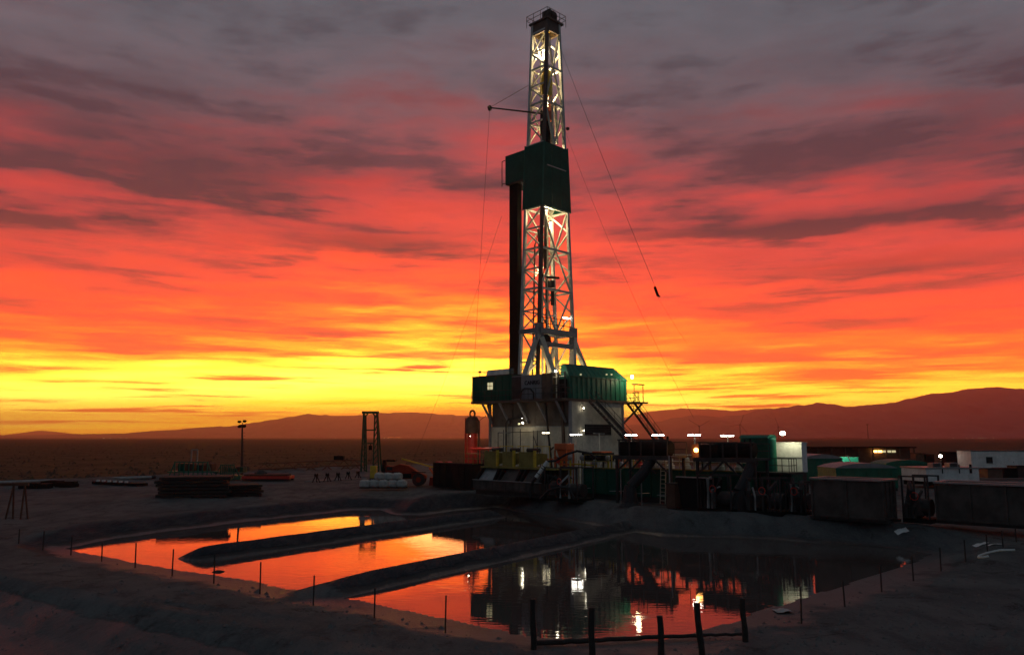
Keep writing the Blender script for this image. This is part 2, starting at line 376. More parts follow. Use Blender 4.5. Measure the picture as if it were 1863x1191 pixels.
# ------------------------------------------------------------------ mountains
m = bpy.data.materials.new('mountain_rock'); m.use_nodes = True; nt = m.node_tree; b = nt.nodes['Principled BSDF']
ge = nt.nodes.new('ShaderNodeNewGeometry'); P = S(nt, ge.outputs['Position'])
c = mixc(nt, noise(nt, P, 0.004, 6, 0.6).step(0.35, 0.65), (0.14, 0.10, 0.075), (0.22, 0.165, 0.125))
nt.links.new(c.k, b.inputs['Base Color']); b.inputs['Roughness'].default_value = 0.95; b.inputs['Specular IOR Level'].default_value = 0.1
MROCK = m
def mountain(name, label, prof, D, depth, seed, rough):
    pts = [(at(px, py, D).x, at(px, py, D).z) for px, py in prof]
    xs = np.linspace(pts[0][0], pts[-1][0], 700); zs = np.interp(xs, [p[0] for p in pts], [p[1] for p in pts])
    rows = 26; V = []
    for j in range(rows):
        f = j/(rows-1)*1.5                         # 0 foot, 1 crest, 1.5 behind
        y = D-depth*(1-f)
        hprof = f**1.5 if f <= 1 else 1-(f-1)*1.2
        nz = 1.1*(0.35-2.2*np.abs(fbm(xs/190+seed*2, np.full(xs.shape, y/400)+seed, 4)))+fbm(xs/520+seed, np.full(xs.shape, y/900)+seed, 5)
        gul = 1-np.abs(fbm(xs/300+seed*3, np.full(xs.shape, y/2600), 4))*2
        env = max(0.0, 4*min(f, 1)*(1-min(f, 1)))
        z = zs*hprof*(1+0.30*env*(gul-0.7)) + rough*nz*(zs.clip(0, 150)/150)*(0.4+0.6*env)
        yy = y + 0.35*depth*fbm(xs/1500+seed, xs*0+j*0.02, 3)*min(1, f)*(1-abs(1-f))*0
        for x, zz in zip(xs*(y/D if False else 1), z): V.append((x, y, max(zz, -5)))
    n = len(xs); I = (np.arange(rows-1)[:, None]*n+np.arange(n-1)[None, :]).ravel()
    o = mesh_obj(name, V, np.stack([I, I+1, I+n+1, I+n], 1).tolist(), MROCK, smooth=False)
    tag(o, label, kind='structure'); return o
mountain('mountain_range', 'long hazy ridge behind the rig on the left', [(-900, 792), (60, 791), (240, 787), (330, 779), (400, 774), (430, 773), (470, 766), (520, 757), (560, 751), (600, 754), (640, 755),
    (690, 749), (740, 748), (800, 752), (850, 754), (900, 758), (960, 762), (1040, 768), (1120, 776), (1240, 786), (1350, 792)], 9000, 2200, 1.7, 26)
mountain('mountain_range', 'tall dark massif rising to the right edge', [(1060, 790), (1150, 772), (1200, 766), (1230, 759), (1262, 752), (1300, 757), (1340, 754), (1385, 743), (1420, 741), (1460, 735), (1490, 731), (1520, 736), (1560, 737), (1610, 733),
    (1660, 722), (1690, 714), (1730, 711), (1770, 702), (1800, 699), (1840, 702), (1863, 704), (1950, 712), (2100, 730), (2400, 770), (2700, 790)], 7600, 2600, 4.2, 30)
mountain('mountain_range', 'farthest pale ridge in the gap right of the rig', [(1000, 790), (1100, 765), (1180, 748), (1240, 741), (1290, 742), (1330, 745), (1380, 742), (1440, 738), (1500, 742), (1600, 750), (1800, 785)], 12500, 2400, 8.8, 30)
mountain('mountain_range', 'tiny far hill low on the left horizon', [(-60, 792), (20, 790), (52, 785), (72, 782), (95, 784), (130, 788), (200, 792)], 15000, 1500, 2.2, 4)

# ------------------------------------------------------------------ shape helpers
def box(c, s):
    x, y, z = c; a, b, h = s[0]/2, s[1]/2, s[2]/2
    vs_ = [(x+i*a, y+j*b, z+k*h) for k in (-1, 1) for i, j in ((-1, -1), (1, -1), (1, 1), (-1, 1))]
    return vs_, [(3, 2, 1, 0), (4, 5, 6, 7), (0, 1, 5, 4), (1, 2, 6, 5), (2, 3, 7, 6), (3, 0, 4, 7)]
def bx(x0, x1, y0, y1, z0, z1): return box(((x0+x1)/2, (y0+y1)/2, (z0+z1)/2), (abs(x1-x0), abs(y1-y0), abs(z1-z0)))
def frame_of(d):
    d = Vector(d).normalized(); up = Vector((0, 0, 1)) if abs(d.z) < 0.95 else Vector((1, 0, 0))
    s = d.cross(up).normalized(); return s, s.cross(d).normalized()
def beam(p, q, w, h=None):
    h = h or w; p, q = Vector(p), Vector(q); s, t = frame_of(q-p)
    vs_ = [b + s*i*w/2 + t*j*h/2 for b in (p, q) for i, j in ((-1, -1), (1, -1), (1, 1), (-1, 1))]
    return vs_, [(3, 2, 1, 0), (4, 5, 6, 7), (0, 1, 5, 4), (1, 2, 6, 5), (2, 3, 7, 6), (3, 0, 4, 7)]
def tube(p, q, r, n=8, r2=None):
    r2 = r if r2 is None else r2; p, q = Vector(p), Vector(q); s, t = frame_of(q-p)
    vs_ = [b + (s*math.cos(2*PI*k/n)+t*math.sin(2*PI*k/n))*rr for b, rr in ((p, r), (q, r2)) for k in range(n)]
    return vs_, [(k, (k+1) % n, n+(k+1) % n, n+k) for k in range(n)]+[tuple(range(n))[::-1], tuple(range(n, 2*n))]
def pipe(pts, r, n=6):                # a bent round bar through points
    pts = [Vector(p) for p in pts]; vs_, fs = [], []
    for i, p in enumerate(pts):
        d = (pts[min(i+1, len(pts)-1)]-pts[max(i-1, 0)]); s, t = frame_of(d)
        vs_ += [p+(s*math.cos(2*PI*k/n)+t*math.sin(2*PI*k/n))*r for k in range(n)]
    for i in range(len(pts)-1):
        fs += [(i*n+k, i*n+(k+1) % n, (i+1)*n+(k+1) % n, (i+1)*n+k) for k in range(n)]
    return vs_, fs+[tuple(range(n))[::-1], tuple(range(len(vs_)-n, len(vs_)))]
def lathe(c, prof, n=16):             # (radius, z) rings round a vertical axis
    vs_ = [(c[0]+r*math.cos(2*PI*k/n), c[1]+r*math.sin(2*PI*k/n), c[2]+z) for r, z in prof for k in range(n)]
    fs = [(i*n+k, i*n+(k+1) % n, (i+1)*n+(k+1) % n, (i+1)*n+k) for i in range(len(prof)-1) for k in range(n)]
    return vs_, fs+[tuple(range(n))[::-1], tuple(range(len(vs_)-n, len(vs_)))]
def extr(poly, axis_, a, b):          # a flat outline pushed along one axis; poly gives the other two coordinates
    n = len(poly); vs_ = []
    for w in (a, b):
        for p in poly:
            q = list(p); q.insert(axis_, w); vs_.append(tuple(q))
    return vs_, [tuple(range(n))[::-1], tuple(range(n, 2*n))]+[(k, (k+1) % n, n+(k+1) % n, n+k) for k in range(n)]
def catenary(p, q, sag, n=14):
    p, q = Vector(p), Vector(q)
    return [p.lerp(q, i/n)-Vector((0, 0, sag*4*(i/n)*(1-i/n))) for i in range(n+1)]
class T_:
    """a thing: an Empty at its base; parts are given in the frame's coordinates"""
    def __init__(s, name, label, cat, base=(0, 0, 0), rot=0.0, origin=(0, 0, 0), group=None):
        s.base = Vector(base)
        s.o = bpy.data.objects.new(name, None); COL.objects.link(s.o); s.o.empty_display_size = 0.3
        rm = Matrix.Rotation(rot, 4, 'Z'); s.o.location = Vector(origin)+(rm @ s.base); s.o.rotation_euler = (0, 0, rot)
        tag(s.o, label, cat, group)
    def part(s, name, shapes, m, parent=None, smooth=False, bevel=0.0):
        if isinstance(shapes, tuple): shapes = [shapes]
        vs_, fs = [], []
        for a, b in shapes:
            k = len(vs_); vs_ += [Vector(p)-s.base for p in a]; fs += [tuple(i+k for i in f) for f in b]
        o = mesh_obj(name, vs_, fs, m, parent or s.o, smooth)
        if bevel:
            md = o.modifiers.new('bevel', 'BEVEL'); md.width = bevel; md.segments = 1; md.limit_method = 'ANGLE'
        return o
def solo(name, label, cat, shapes, m, base=(0, 0, 0), rot=0.0, origin=(0, 0, 0), group=None, smooth=False):
    if isinstance(shapes, tuple): shapes = [shapes]
    vs_, fs = [], []
    for a, b in shapes:
        k = len(vs_); vs_ += [Vector(p)-Vector(base) for p in a]; fs += [tuple(i+k for i in f) for f in b]
    o = mesh_obj(name, vs_, fs, m, None, smooth)
    rm = Matrix.Rotation(rot, 4, 'Z'); o.location = Vector(origin)+(rm @ Vector(base)); o.rotation_euler = (0, 0, rot)
    return tag(o, label, cat, group)

# rig frame: x runs right and away, y left and away, from the corner that faces the viewer
RC = Vector((at(1037, 727, 86).x, 86, 0)); RA = R(45); KH = math.sqrt(0.5)
def fl(px, py, u=None, v=None):
    d = ray(px, py); du, dv = (d.x+d.y)*KH, (-d.x+d.y)*KH; ou, ov = (-RC.x-RC.y)*KH, (RC.x-RC.y)*KH
    t_ = (u-ou)/du if u is not None else (v-ov)/dv
    return Vector((ou+du*t_, ov+dv*t_, CAM_Z+d.z*t_))
def rthing(name, label, cat, base=(0, 0, 0), group=None): return T_(name, label, cat, base, RA, RC, group)
def rsolo(name, label, cat, shapes, m, base=(0, 0, 0), group=None, smooth=False): return solo(name, label, cat, shapes, m, base, RA, RC, group, smooth)
def r2w(p): return RC + Matrix.Rotation(RA, 3, 'Z') @ Vector(p)
def w2r(p): return Matrix.Rotation(-RA, 3, 'Z') @ (Vector(p)-RC)
def lamp_light(parent, loc, energy, color=(1, 0.86, 0.62), size=0.15, kind='POINT', rot=None, blend=None):
    ld = bpy.data.lights.new('lamp_light', kind); ld.energy = energy; ld.color = color
    if kind == 'POINT': ld.shadow_soft_size = size
    if kind == 'SPOT': ld.spot_size = R(blend or 110); ld.spot_blend = 0.5; ld.shadow_soft_size = size
    if kind == 'AREA': ld.shape = 'RECTANGLE'; ld.size = size; ld.size_y = 0.15
    o = bpy.data.objects.new('lamp_light', ld); COL.objects.link(o); o.parent = parent; o.location = loc
    if rot: o.rotation_euler = rot
    return o

mat('white_steel', (0.52, 0.50, 0.45), 0.5, 0.0, 0.35, 0.9)
mat('cream_steel', (0.62, 0.58, 0.46), 0.45, 0.0, 0.30, 1.2)
mat('dark_steel', (0.048, 0.046, 0.044), 0.6, 0.1, 0.3, 1.5, spec=0.2)
mat('brown_steel', (0.10, 0.065, 0.045), 0.6, 0.2, 0.4, 1.5)
mat('black_steel', (0.012, 0.015, 0.0145), 0.75, 0.0, 0.2, 1.5, dirt=(0.022, 0.022, 0.02), spec=0.08)
mat('recess_shade', (0.13, 0.105, 0.085), 0.8, 0.0, 0.4, 0.7, dirt=(0.05, 0.04, 0.03))  # brown tone holds the shade of the open recess above the ledge
mat('black_rubber', (0.015, 0.015, 0.016), 0.7, 0, 0.2, 3)
mat('green_paint', (0.007, 0.085, 0.055), 0.55, 0, 0.25, 0.8, spec=0.15, dirt=(0.02, 0.035, 0.028))
mat('green_light', (0.014, 0.14, 0.09), 0.5, 0, 0.3, 0.9, spec=0.2, dirt=(0.04, 0.06, 0.05))
mat('grey_paint', (0.22, 0.215, 0.225), 0.5, 0, 0.35, 0.8)
mat('white_wall', (0.54, 0.49, 0.39), 0.65, 0, 0.45, 0.6, dirt=(0.20, 0.17, 0.13))
mat('white_trailer', (0.72, 0.71, 0.68), 0.6, 0, 0.3, 0.7)
mat('yellow_paint', (0.62, 0.42, 0.03), 0.45, 0, 0.35, 1.5, dirt=(0.12, 0.09, 0.04))
mat('olive_paint', (0.24, 0.185, 0.035), 0.5, 0, 0.45, 1.2, dirt=(0.09, 0.08, 0.04))
mat('red_paint', (0.62, 0.03, 0.014), 0.45, 0, 0.35, 1.2, dirt=(0.10, 0.04, 0.03))
mat('dull_red', (0.26, 0.028, 0.014), 0.7, 0, 0.4, 1.2, dirt=(0.06, 0.03, 0.02), spec=0.2)
mat('orange_paint', (0.62, 0.115, 0.025), 0.45, 0, 0.3, 1.2, dirt=(0.16, 0.07, 0.03))
mat('rust', (0.13, 0.055, 0.032), 0.8, 0.1, 0.5, 1.1, dirt=(0.05, 0.03, 0.022))
mat('bin_steel', (0.085, 0.072, 0.064), 0.75, 0.0, 0.5, 0.8, dirt=(0.09, 0.075, 0.065), spec=0.15)
mat('galvanised', (0.30, 0.30, 0.29), 0.45, 0.6, 0.3, 2.5)
mat('wood_post', (0.030, 0.024, 0.020), 0.9, 0, 0.5, 6, dirt=(0.02, 0.016, 0.013), bump=0.8)
mat('sack_cloth', (0.45, 0.43, 0.40), 0.85, 0, 0.4, 3, bump=0.6)
mat('tube_glow', (0.9, 0.9, 0.85), emit=(1.0, 0.93, 0.80), strength=45)
mat('tube_dim', (0.7, 0.7, 0.6), emit=(1.0, 0.85, 0.55), strength=14.0)
mat('flood_glow', (0.9, 0.9, 0.85), emit=(1.0, 0.90, 0.70), strength=25)
mat('warm_glow', (0.9, 0.6, 0.3), emit=(1.0, 0.42, 0.10), strength=9)
mat('window_glow', (0.8, 0.75, 0.5), emit=(1.0, 0.88, 0.48), strength=0.55)
mat('glass_dark', (0.01, 0.012, 0.014), 0.08, 0, 0.05, 2)

# ------------------------------------------------------------------ derrick
FZ = 9.6                                              # drill floor level
MU, MV = 4.32, 7.13                                   # middle of the mast
def mast_half(z): return 3.05-(z-16.4)*0.0505, 1.40-(z-16.4)*0.0044
def mc(i, z, out=0.0):                                # corner i: 0 facing viewer, 1 right, 2 back, 3 left
    a, b = mast_half(z); sx_, sy_ = ((-1, -1), (1, -1), (1, 1), (-1, 1))[i]
    return Vector((MU+sx_*(a+out), MV+sy_*(b+out), z))
ZTOP = 56.3
D = rthing('derrick', 'tall lit lattice mast standing on the drill floor', 'derrick', (MU, MV, FZ))
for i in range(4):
    D.part('leg', beam(mc(i, FZ), mc(i, ZTOP), 0.34), 'white_steel' if i in (1, 2, 3) else 'brown_steel')  # leg facing the viewer coloured brown for its dark silhouette
lev_px = [601, 562, 523, 486, 449, 411, 373, 315, 257, 213, 179, 145, 113, 81, 44]
LEV = [fl(985, y, v=MV-1.3).z for y in lev_px]
def face_beam(name, i, z0, j, z1, w, m, par=None): return D.part(name, beam(mc(i, z0), mc(j, z1), w), m, par)
for k, z in enumerate(LEV):
    main = k % 2 == 0
    for f in range(4):
        a, c = f, (f+1) % 4
        if main or f in (3, 2):
            D.part('girt', beam(mc(a, z, -0.02), mc(c, z, -0.02), 0.22 if main else 0.17), 'white_steel')
    if k+1 < len(LEV):
        zz = LEV[k+1]
        # narrow faces: zigzag in each half bay
        for f in (3, 1):
            a, c = (f, (f+1) % 4) if k % 2 else ((f+1) % 4, f)
            D.part('brace', beam(mc(a, z+0.1, -0.05), mc(c, zz-0.1, -0.05), 0.16), 'cream_steel')
    if main and k+2 < len(LEV):
        zz = LEV[k+2]; zm = (z+zz)/2
        for f in (0, 2):
            a, c = f, (f+1) % 4
            if f == 0:
                top = (mc(a, zz, -0.05)+mc(c, zz, -0.05))/2
                bot = (mc(a, z, -0.05)+mc(c, z, -0.05))/2
                if (k//2) % 2: pr = ((mc(a, z+0.1, -0.05), top), (mc(c, z+0.1, -0.05), top))
                else: pr = ((mc(a, zz-0.1, -0.05), bot), (mc(c, zz-0.1, -0.05), bot))
                for p, q in pr: D.part('brace', beam(p, q, 0.17), 'cream_steel')
            else:
                D.part('brace', beam(mc(a, z, -0.05), mc(c, zz, -0.05), 0.15), 'cream_steel')
                D.part('brace', beam(mc(c, z, 0.12), mc(a, zz, 0.12), 0.15), 'cream_steel')
# lower bay: zigzag on the narrow face, heavy cross heads and splayed legs
zb = LEV[0]
for f in (3, 1):
    zs_ = [FZ, FZ+2.2, FZ+4.4, zb]
    for k in range(3):
        a, c = (f, (f+1) % 4) if k % 2 else ((f+1) % 4, f)
        D.part('brace', beam(mc(a, zs_[k], -0.05), mc(c, zs_[k+1], -0.05), 0.16), 'cream_steel')
        if k: D.part('girt', beam(mc(f, zs_[k]), mc((f+1) % 4, zs_[k]), 0.16), 'white_steel')
for z, w in ((zb-0.05, 0.62), (zb-1.55, 0.5)):
    D.part('cross_head', beam(mc(0, z, 0.12), mc(1, z, 0.12), w), 'grey_paint')
D.part('cross_head', beam(mc(3, zb, 0.1), mc(0, zb, 0.1), 0.5), 'grey_paint')
D.part('cross_head', beam(mc(2, zb, 0.1), mc(1, zb, 0.1), 0.5), 'grey_paint')
m0 = mc(0, zb-0.5)
for (p, q, w) in ((m0, (MU-4.2, MV+0.9, FZ), 0.95), (m0+Vector((0.3, 0, -0.3)), (MU-0.4, MV-2.6, FZ), 0.9),
                  (mc(1, zb-0.4), (MU+1.6, MV-2.2, FZ), 0.75), (mc(1, zb-0.6), (MU+7.2, MV-1.2, FZ+1.2), 0.6),
                  (mc(2, zb-0.5), (MU+2.2, MV+3.2, FZ), 0.5)):
    D.part('splayed_leg', beam(p, q, w, w*0.6), 'white_steel')
for i in range(2):
    D.part('gusset', bx(mc(i, zb).x-0.55, mc(i, zb).x+0.55, mc(i, zb).y-0.22, mc(i, zb).y+0.18, zb-1.2, zb+0.8), 'grey_paint')
D.part('sheave', tube(m0+Vector((1.0, -0.35, -0.7)), m0+Vector((1.0, -0.05, -0.7)), 0.75, 18), 'black_steel')
D.part('tie_rail', [tube((MU+5.0, MV-1.0, FZ+4.1), (MU+8.6, MV-1.4, FZ+4.0), 0.06), tube((MU+5.0, MV-1.0, FZ+3.1), (MU+7.6, MV-1.4, FZ+3.0), 0.06)], 'brown_steel')
# working lines and rails inside
for du_, dv_, r_, m_ in ((0.55, 0.5, 0.17, 'cream_steel'), (-0.10, 0.75, 0.14, 'cream_steel'), (1.2, 0.9, 0.09, 'cream_steel'), (-1.0, -0.6, 0.09, 'dark_steel')):
    ztop = 51.5
    k0 = mast_half(ztop)[0]/mast_half(FZ)[0]
    D.part('guide_rail', tube((MU+du_, MV+dv_, FZ), (MU+du_*(1 if abs(du_) < 1 else 0.6), MV+dv_, ztop), r_, 8), m_)
D.part('standpipe', pipe([(MU-2.3, MV+0.4, FZ), (MU-1.95, MV+0.4, 20), (MU-1.7, MV+0.4, 28), (MU-1.2, MV+0.3, 29.5), (MU-0.8, MV, 28.5), (MU-0.6, MV-0.1, 26)], 0.10), 'brown_steel')
D.part('mud_hose', pipe([(MU-1.3, MV+0.2, 30), (MU-1.2, MV+0.0, 25.5), (MU-0.9, MV-0.1, 24.2), (MU-0.5, MV-0.1, 25.6), (MU-0.3, MV, 34), (MU-0.2, MV, 42)], 0.13), 'black_rubber')
D.part('service_loop', pipe([(MU+0.55, MV-0.55, 33), (MU+0.6, MV-0.6, 39), (MU+0.45, MV-0.5, 44), (MU+0.3, MV-0.4, 50)], 0.26), 'cream_steel')
D.part('service_loop', pipe([(MU+1.25, MV-0.6, 41), (MU+1.1, MV-0.6, 44.5), (MU+1.0, MV-0.55, 46.5)], 0.20), 'cream_steel')
lad = []
for s_ in (-0.2, 0.2): lad.append(tube((MU+2.2+s_, MV+1.1, FZ), (MU+0.6+s_, MV+1.0, ZTOP), 0.03, 5))
for k in range(90):
    f = k/90; x = MU+2.2-1.6*f; z = FZ+(ZTOP-FZ)*f
    lad.append(tube((x-0.2, MV+1.1-0.1*f, z), (x+0.2, MV+1.1-0.1*f, z), 0.02, 4))
D.part('ladder', lad, 'cream_steel')
# clutter in the middle of the lower mast
D.part('tong_rack', [bx(MU+0.4, MU+1.0, MV-0.3, MV+0.3, 23.2, 24.0), beam((MU-0.6, MV-0.4, 24.2), (MU+1.6, MV-0.4, 24.4), 0.25), tube((MU+0.7, MV-0.2, 21.0), (MU+0.7, MV-0.2, 23.0), 0.22)], 'dark_steel')
D.part('service_basket', [beam(mc(0, zb+1.6, -0.1), mc(1, zb+1.6, -0.1), 0.08), beam(mc(0, zb+0.9, -0.1), mc(1, zb+0.9, -0.1), 0.08)]+[beam(mc(0, zb+0.3, -0.1).lerp(mc(1, zb+0.3, -0.1), f), mc(0, zb+1.6, -0.1).lerp(mc(1, zb+1.6, -0.1), f), 0.06) for f in (0.15, 0.35, 0.55, 0.75, 0.95)], 'dark_steel')
# wind wall: green sheets round the racking level
zl, zh = LEV[6], LEV[8]
def wall_quad(i, f0, j, f1, z0, z1, out, th):
    A = [mc(i, z, out) for z in (z0, z1)]; B = [mc(j, z, out) for z in (z0, z1)]
    p = [A[0].lerp(B[0], f0), A[0].lerp(B[0], f1), A[1].lerp(B[1], f1), A[1].lerp(B[1], f0)]
    n = (p[1]-p[0]).cross(p[3]-p[0]).normalized()*th
    vs_ = p+[q+n for q in p]
    return vs_, [(3, 2, 1, 0), (4, 5, 6, 7), (0, 1, 5, 4), (1, 2, 6, 5), (2, 3, 7, 6), (3, 0, 4, 7)]
for i, j, n_ in ((0, 1, 3), (3, 0, 1), (1, 2, 1)):
    for k in range(n_):
        w_ = D.part('wind_wall_panel', wall_quad(i, k/n_+0.006, j, (k+1)/n_-0.006, zl, zh, 0.24+0.012*(k % 2), 0.05), 'green_paint')
for i in (0, 1, 3):
    D.part('corner_trim', beam(mc(i, zl-0.1, 0.26), mc(i, zh+0.15, 0.26), 0.14), 'green_light')
D.part('white_strip', beam(mc(0, zl+5.0, 0.34).lerp(mc(1, zl+5.0, 0.34), 0.14), mc(0, zl+5.0, 0.34).lerp(mc(1, zl+5.0, 0.34), 0.86), 0.10), 'white_steel')
for z in (zh+0.1,):
    D.part('top_rail', beam(mc(3, z, 0.2), mc(0, z, 0.2), 0.10), 'white_steel')
# racking board: green box behind the mast, above the stood-back pipe
mb0, mb1 = fl(956, 297, u=2.6), fl(920, 306, u=2.6)
bz0, bz1 = fl(956, 324, u=2.6).z, fl(956, 272, u=2.6).z
B_ = D.part('racking_board', bx(2.6, 6.2, MV+1.6, mb1.y, bz0-0.15, bz0), 'dark_steel')
for s_ in (bx(2.6, 2.66, MV+2.0, mb1.y, bz0, bz1), bx(2.6, 6.2, mb1.y, mb1.y+0.06, bz0, bz1), bx(6.2, 6.26, MV+1.8, mb1.y, bz0, bz1)):
    D.part('board_wall', s_, 'green_paint', B_)
D.part('board_cage', [tube((2.5, mb1.y+0.55, bz0-0.2), (2.5, mb1.y+0.55, bz1-0.6), 0.05), tube((2.5, mb1.y+0.55, bz1-0.6), (2.6, mb1.y, bz1-0.5), 0.05), tube((2.5, mb1.y+0.55, bz0+0.1), (2.6, mb1.y, bz0+0.1), 0.05)], 'dark_steel', B_)
D.part('board_bracket', [beam((3.0, MV+1.5, bz0-2.2), (3.0, MV+3.0, bz0-0.1), 0.18), beam((5.4, MV+1.5, bz0-2.2), (5.4, MV+3.0, bz0-0.1), 0.18)], 'cream_steel', B_)
for k in range(7):
    D.part('racking_finger', beam((2.9+k*0.5, MV+2.2, bz0+0.08), (2.9+k*0.5, mb1.y-0.2, bz0+0.08), 0.1), 'dark_steel', B_)
# crown
ca, cb = mast_half(ZTOP)
cr = D.part('crown_deck', bx(MU-ca-0.35, MU+ca+0.55, MV-cb-0.35, MV+cb+0.35, ZTOP-0.1, ZTOP+0.12), 'brown_steel')
D.part('crown_beam', [bx(MU-ca-0.02, MU+ca+0.02, MV+s_*cb-0.14, MV+s_*cb+0.14, ZTOP-1.5, ZTOP-0.12) for s_ in (-1, 1)], 'brown_steel', cr)
D.part('crown_beam', [bx(MU+s_*ca-0.14, MU+s_*ca+0.14, MV-cb+0.16, MV+cb-0.16, ZTOP-1.5, ZTOP-0.12) for s_ in (-1, 1)], 'brown_steel', cr)
D.part('water_table', bx(MU-ca+0.2, MU+ca-0.2, MV-cb+0.4, MV+cb-0.4, ZTOP-0.75, ZTOP-0.45), 'yellow_paint', cr)
for q in range(4):
    D.part('sheave', tube((MU-0.32+q*0.22, MV-0.75, ZTOP+0.85), (MU-0.20+q*0.22, MV-0.75, ZTOP+0.85), 0.72, 18), 'brown_steel', cr)
D.part('sheave_guard', [bx(MU-0.7, MU+0.8, MV-1.2, MV-1.05, ZTOP+0.12, ZTOP+1.1), bx(MU-0.7, MU+0.8, MV-0.35, MV-0.15, ZTOP+0.12, ZTOP+1.35), bx(MU-0.55, MU-0.42, MV-1.3, MV+0.1, ZTOP+0.12, ZTOP+1.5)], 'brown_steel', cr)
rail = []
x0, x1, y0, y1 = MU-ca-0.4, MU+ca+0.9, MV-cb-0.4, MV+cb+0.7
for h in (0.55, 1.1):
    z = ZTOP+0.1+h
    rail += [tube((x0, y0, z), (x1, y0, z), 0.035, 5), tube((x1, y0, z), (x1, y1, z), 0.035, 5), tube((x1, y1, z), (x0, y1, z), 0.035, 5), tube((x0, y1, z), (x0, y0, z), 0.035, 5)]
for f in (0, 0.33, 0.66, 1):
    for p in ((x0+(x1-x0)*f, y0), (x0+(x1-x0)*f, y1), (x0, y0+(y1-y0)*f), (x1, y0+(y1-y0)*f)):
        rail.append(tube((p[0], p[1], ZTOP-0.3), (p[0], p[1], ZTOP+1.2), 0.035, 5))
D.part('railing', rail, 'brown_steel', cr)
for q in range(6):
    x = MU-0.4+q*0.16
    D.part('drill_line', tube((x, MV-0.5, 50.2), (x, MV-0.6, ZTOP-0.2), 0.025, 4), 'galvanised')
# swing-out boom on the left with its hoist line
tip = w2r(at(891, 196, 93.5)); foot = mc(3, fl(963, 208, u=MU-1.5).z)
jb = D.part('jib_boom', tube(foot+Vector((0.6, -1.6, -0.3)), tip, 0.12, 8, 0.09), 'brown_steel')
D.part('boom_head', [tube(tip+Vector((0, -0.12, 0)), tip+Vector((0, 0.12, 0)), 0.28, 10), bx(tip.x-0.15, tip.x+0.15, tip.y-0.15, tip.y+0.15, tip.z-0.35, tip.z+0.1)], 'brown_steel', jb)
D.part('stay', tube(tip, mc(3, fl(962, 155, u=MU-1.4).z), 0.028, 5), 'brown_steel', jb)
D.part('hoist_line', tube(tip, w2r(at(862, 676, 97)), 0.022, 4), 'dark_steel', jb)
D.part('side_lamp_arm', [tube(mc(1, 43.0), mc(1, 43.0)+Vector((0.5, -0.3, 0)), 0.05), bx(mc(1, 43).x+0.3, mc(1, 43).x+0.6, mc(1, 43).y-0.45, mc(1, 43).y-0.15, 42.8, 43.1)], 'brown_steel')

# ------------------------------------------------------------------ guy lines and hanging weight
def cable(label, p, q, sag, r=0.026): return solo('guy_line', label, 'cable', pipe(catenary(p, q, sag), r, 4), 'dark_steel', group='guy lines of the derrick')
p1_, p2_ = r2w(mc(1, fl(1022, 88, v=MV-1.2).z)), at(1193, 524, 88)
cable('guy line from near the crown down to the hanging clamp', p1_, p2_, 0.35, 0.02)
cable('faint guy line running on below the hanging clamp', p2_+Vector((0.15, -0.1, -0.95)), at(1250, 625, 84), 0.1, 0.010)
cable('guy line from the upper mast falling right to the green cabin', r2w(mc(1, 43.2)), at(1262, 760, 84), 1.6, 0.013)
cable('guy line slanting left from the racking board to the ground', r2w((2.4, mb1.y+0.5, bz0-4)), at(742, 860, 112), 1.2, 0.018)
wt = T_('line_clamp', 'dark clamp hanging on the right guy line', 'clamp', (p2_.x, p2_.y, p2_.z-0.9))
wt.part('body', [beam(p2_+Vector((-0.12, 0, 0.15)), p2_+Vector((0.22, 0, -0.85)), 0.26)], 'black_steel')
wt.part('tail', [beam(p2_+Vector((0.10, 0, -0.80)), p2_+Vector((0.46, 0, -0.95)), 0.16)], 'black_steel')

# ------------------------------------------------------------------ hoisting gear in the mast
tb = rthing('travelling_block', 'yellow travelling block hanging in the upper mast', 'hoist block', (MU-0.4, MV-0.5, 46.2))
tb.part('side_plate', [extr([(-0.55+MU-0.4, 46.8), (0.55+MU-0.4, 46.8), (0.7+MU-0.4, 48.4), (0.45+MU-0.4, 50.0), (-0.45+MU-0.4, 50.0), (-0.7+MU-0.4, 48.4)], 1, MV-0.8, MV-0.7),
                      extr([(-0.55+MU-0.4, 46.8), (0.55+MU-0.4, 46.8), (0.7+MU-0.4, 48.4), (0.45+MU-0.4, 50.0), (-0.45+MU-0.4, 50.0), (-0.7+MU-0.4, 48.4)], 1, MV-0.3, MV-0.2)], 'yellow_paint')
tb.part('sheave', tube((MU-0.4, MV-0.68, 48.8), (MU-0.4, MV-0.32, 48.8), 0.75, 18), 'yellow_paint')
tb.part('hook', pipe([(MU-0.4, MV-0.5, 46.9), (MU-0.4, MV-0.5, 46.3), (MU-0.1, MV-0.5, 46.0), (MU-0.4, MV-0.5, 45.7), (MU-0.7, MV-0.5, 46.0)], 0.12), 'orange_paint')
td = rthing('top_drive', 'orange top drive motor hanging under the travelling block', 'top drive', (MU-0.4, MV-0.5, 41.0))
td.part('motor', [lathe((MU-0.4, MV-0.5, 43.4), [(0.3, 0), (0.55, 0.1), (0.55, 1.3), (0.35, 1.5), (0.2, 1.9)], 14)], 'orange_paint')
td.part('carriage', [bx(MU-1.0, MU+0.3, MV-0.2, MV+0.1, 41.6, 44.8)], 'dark_steel')
td.part('pipe_handler', [lathe((MU-0.4, MV-0.5, 40.6), [(0.2, 0), (0.42, 0.1), (0.42, 2.5), (0.28, 2.8)], 12)], 'black_steel')
for s_ in (-1, 1):
    td.part('bail', tube((MU-0.4+s_*0.45, MV-0.5, 43.6), (MU-0.4+s_*0.35, MV-0.5, 46.0), 0.07), 'orange_paint')

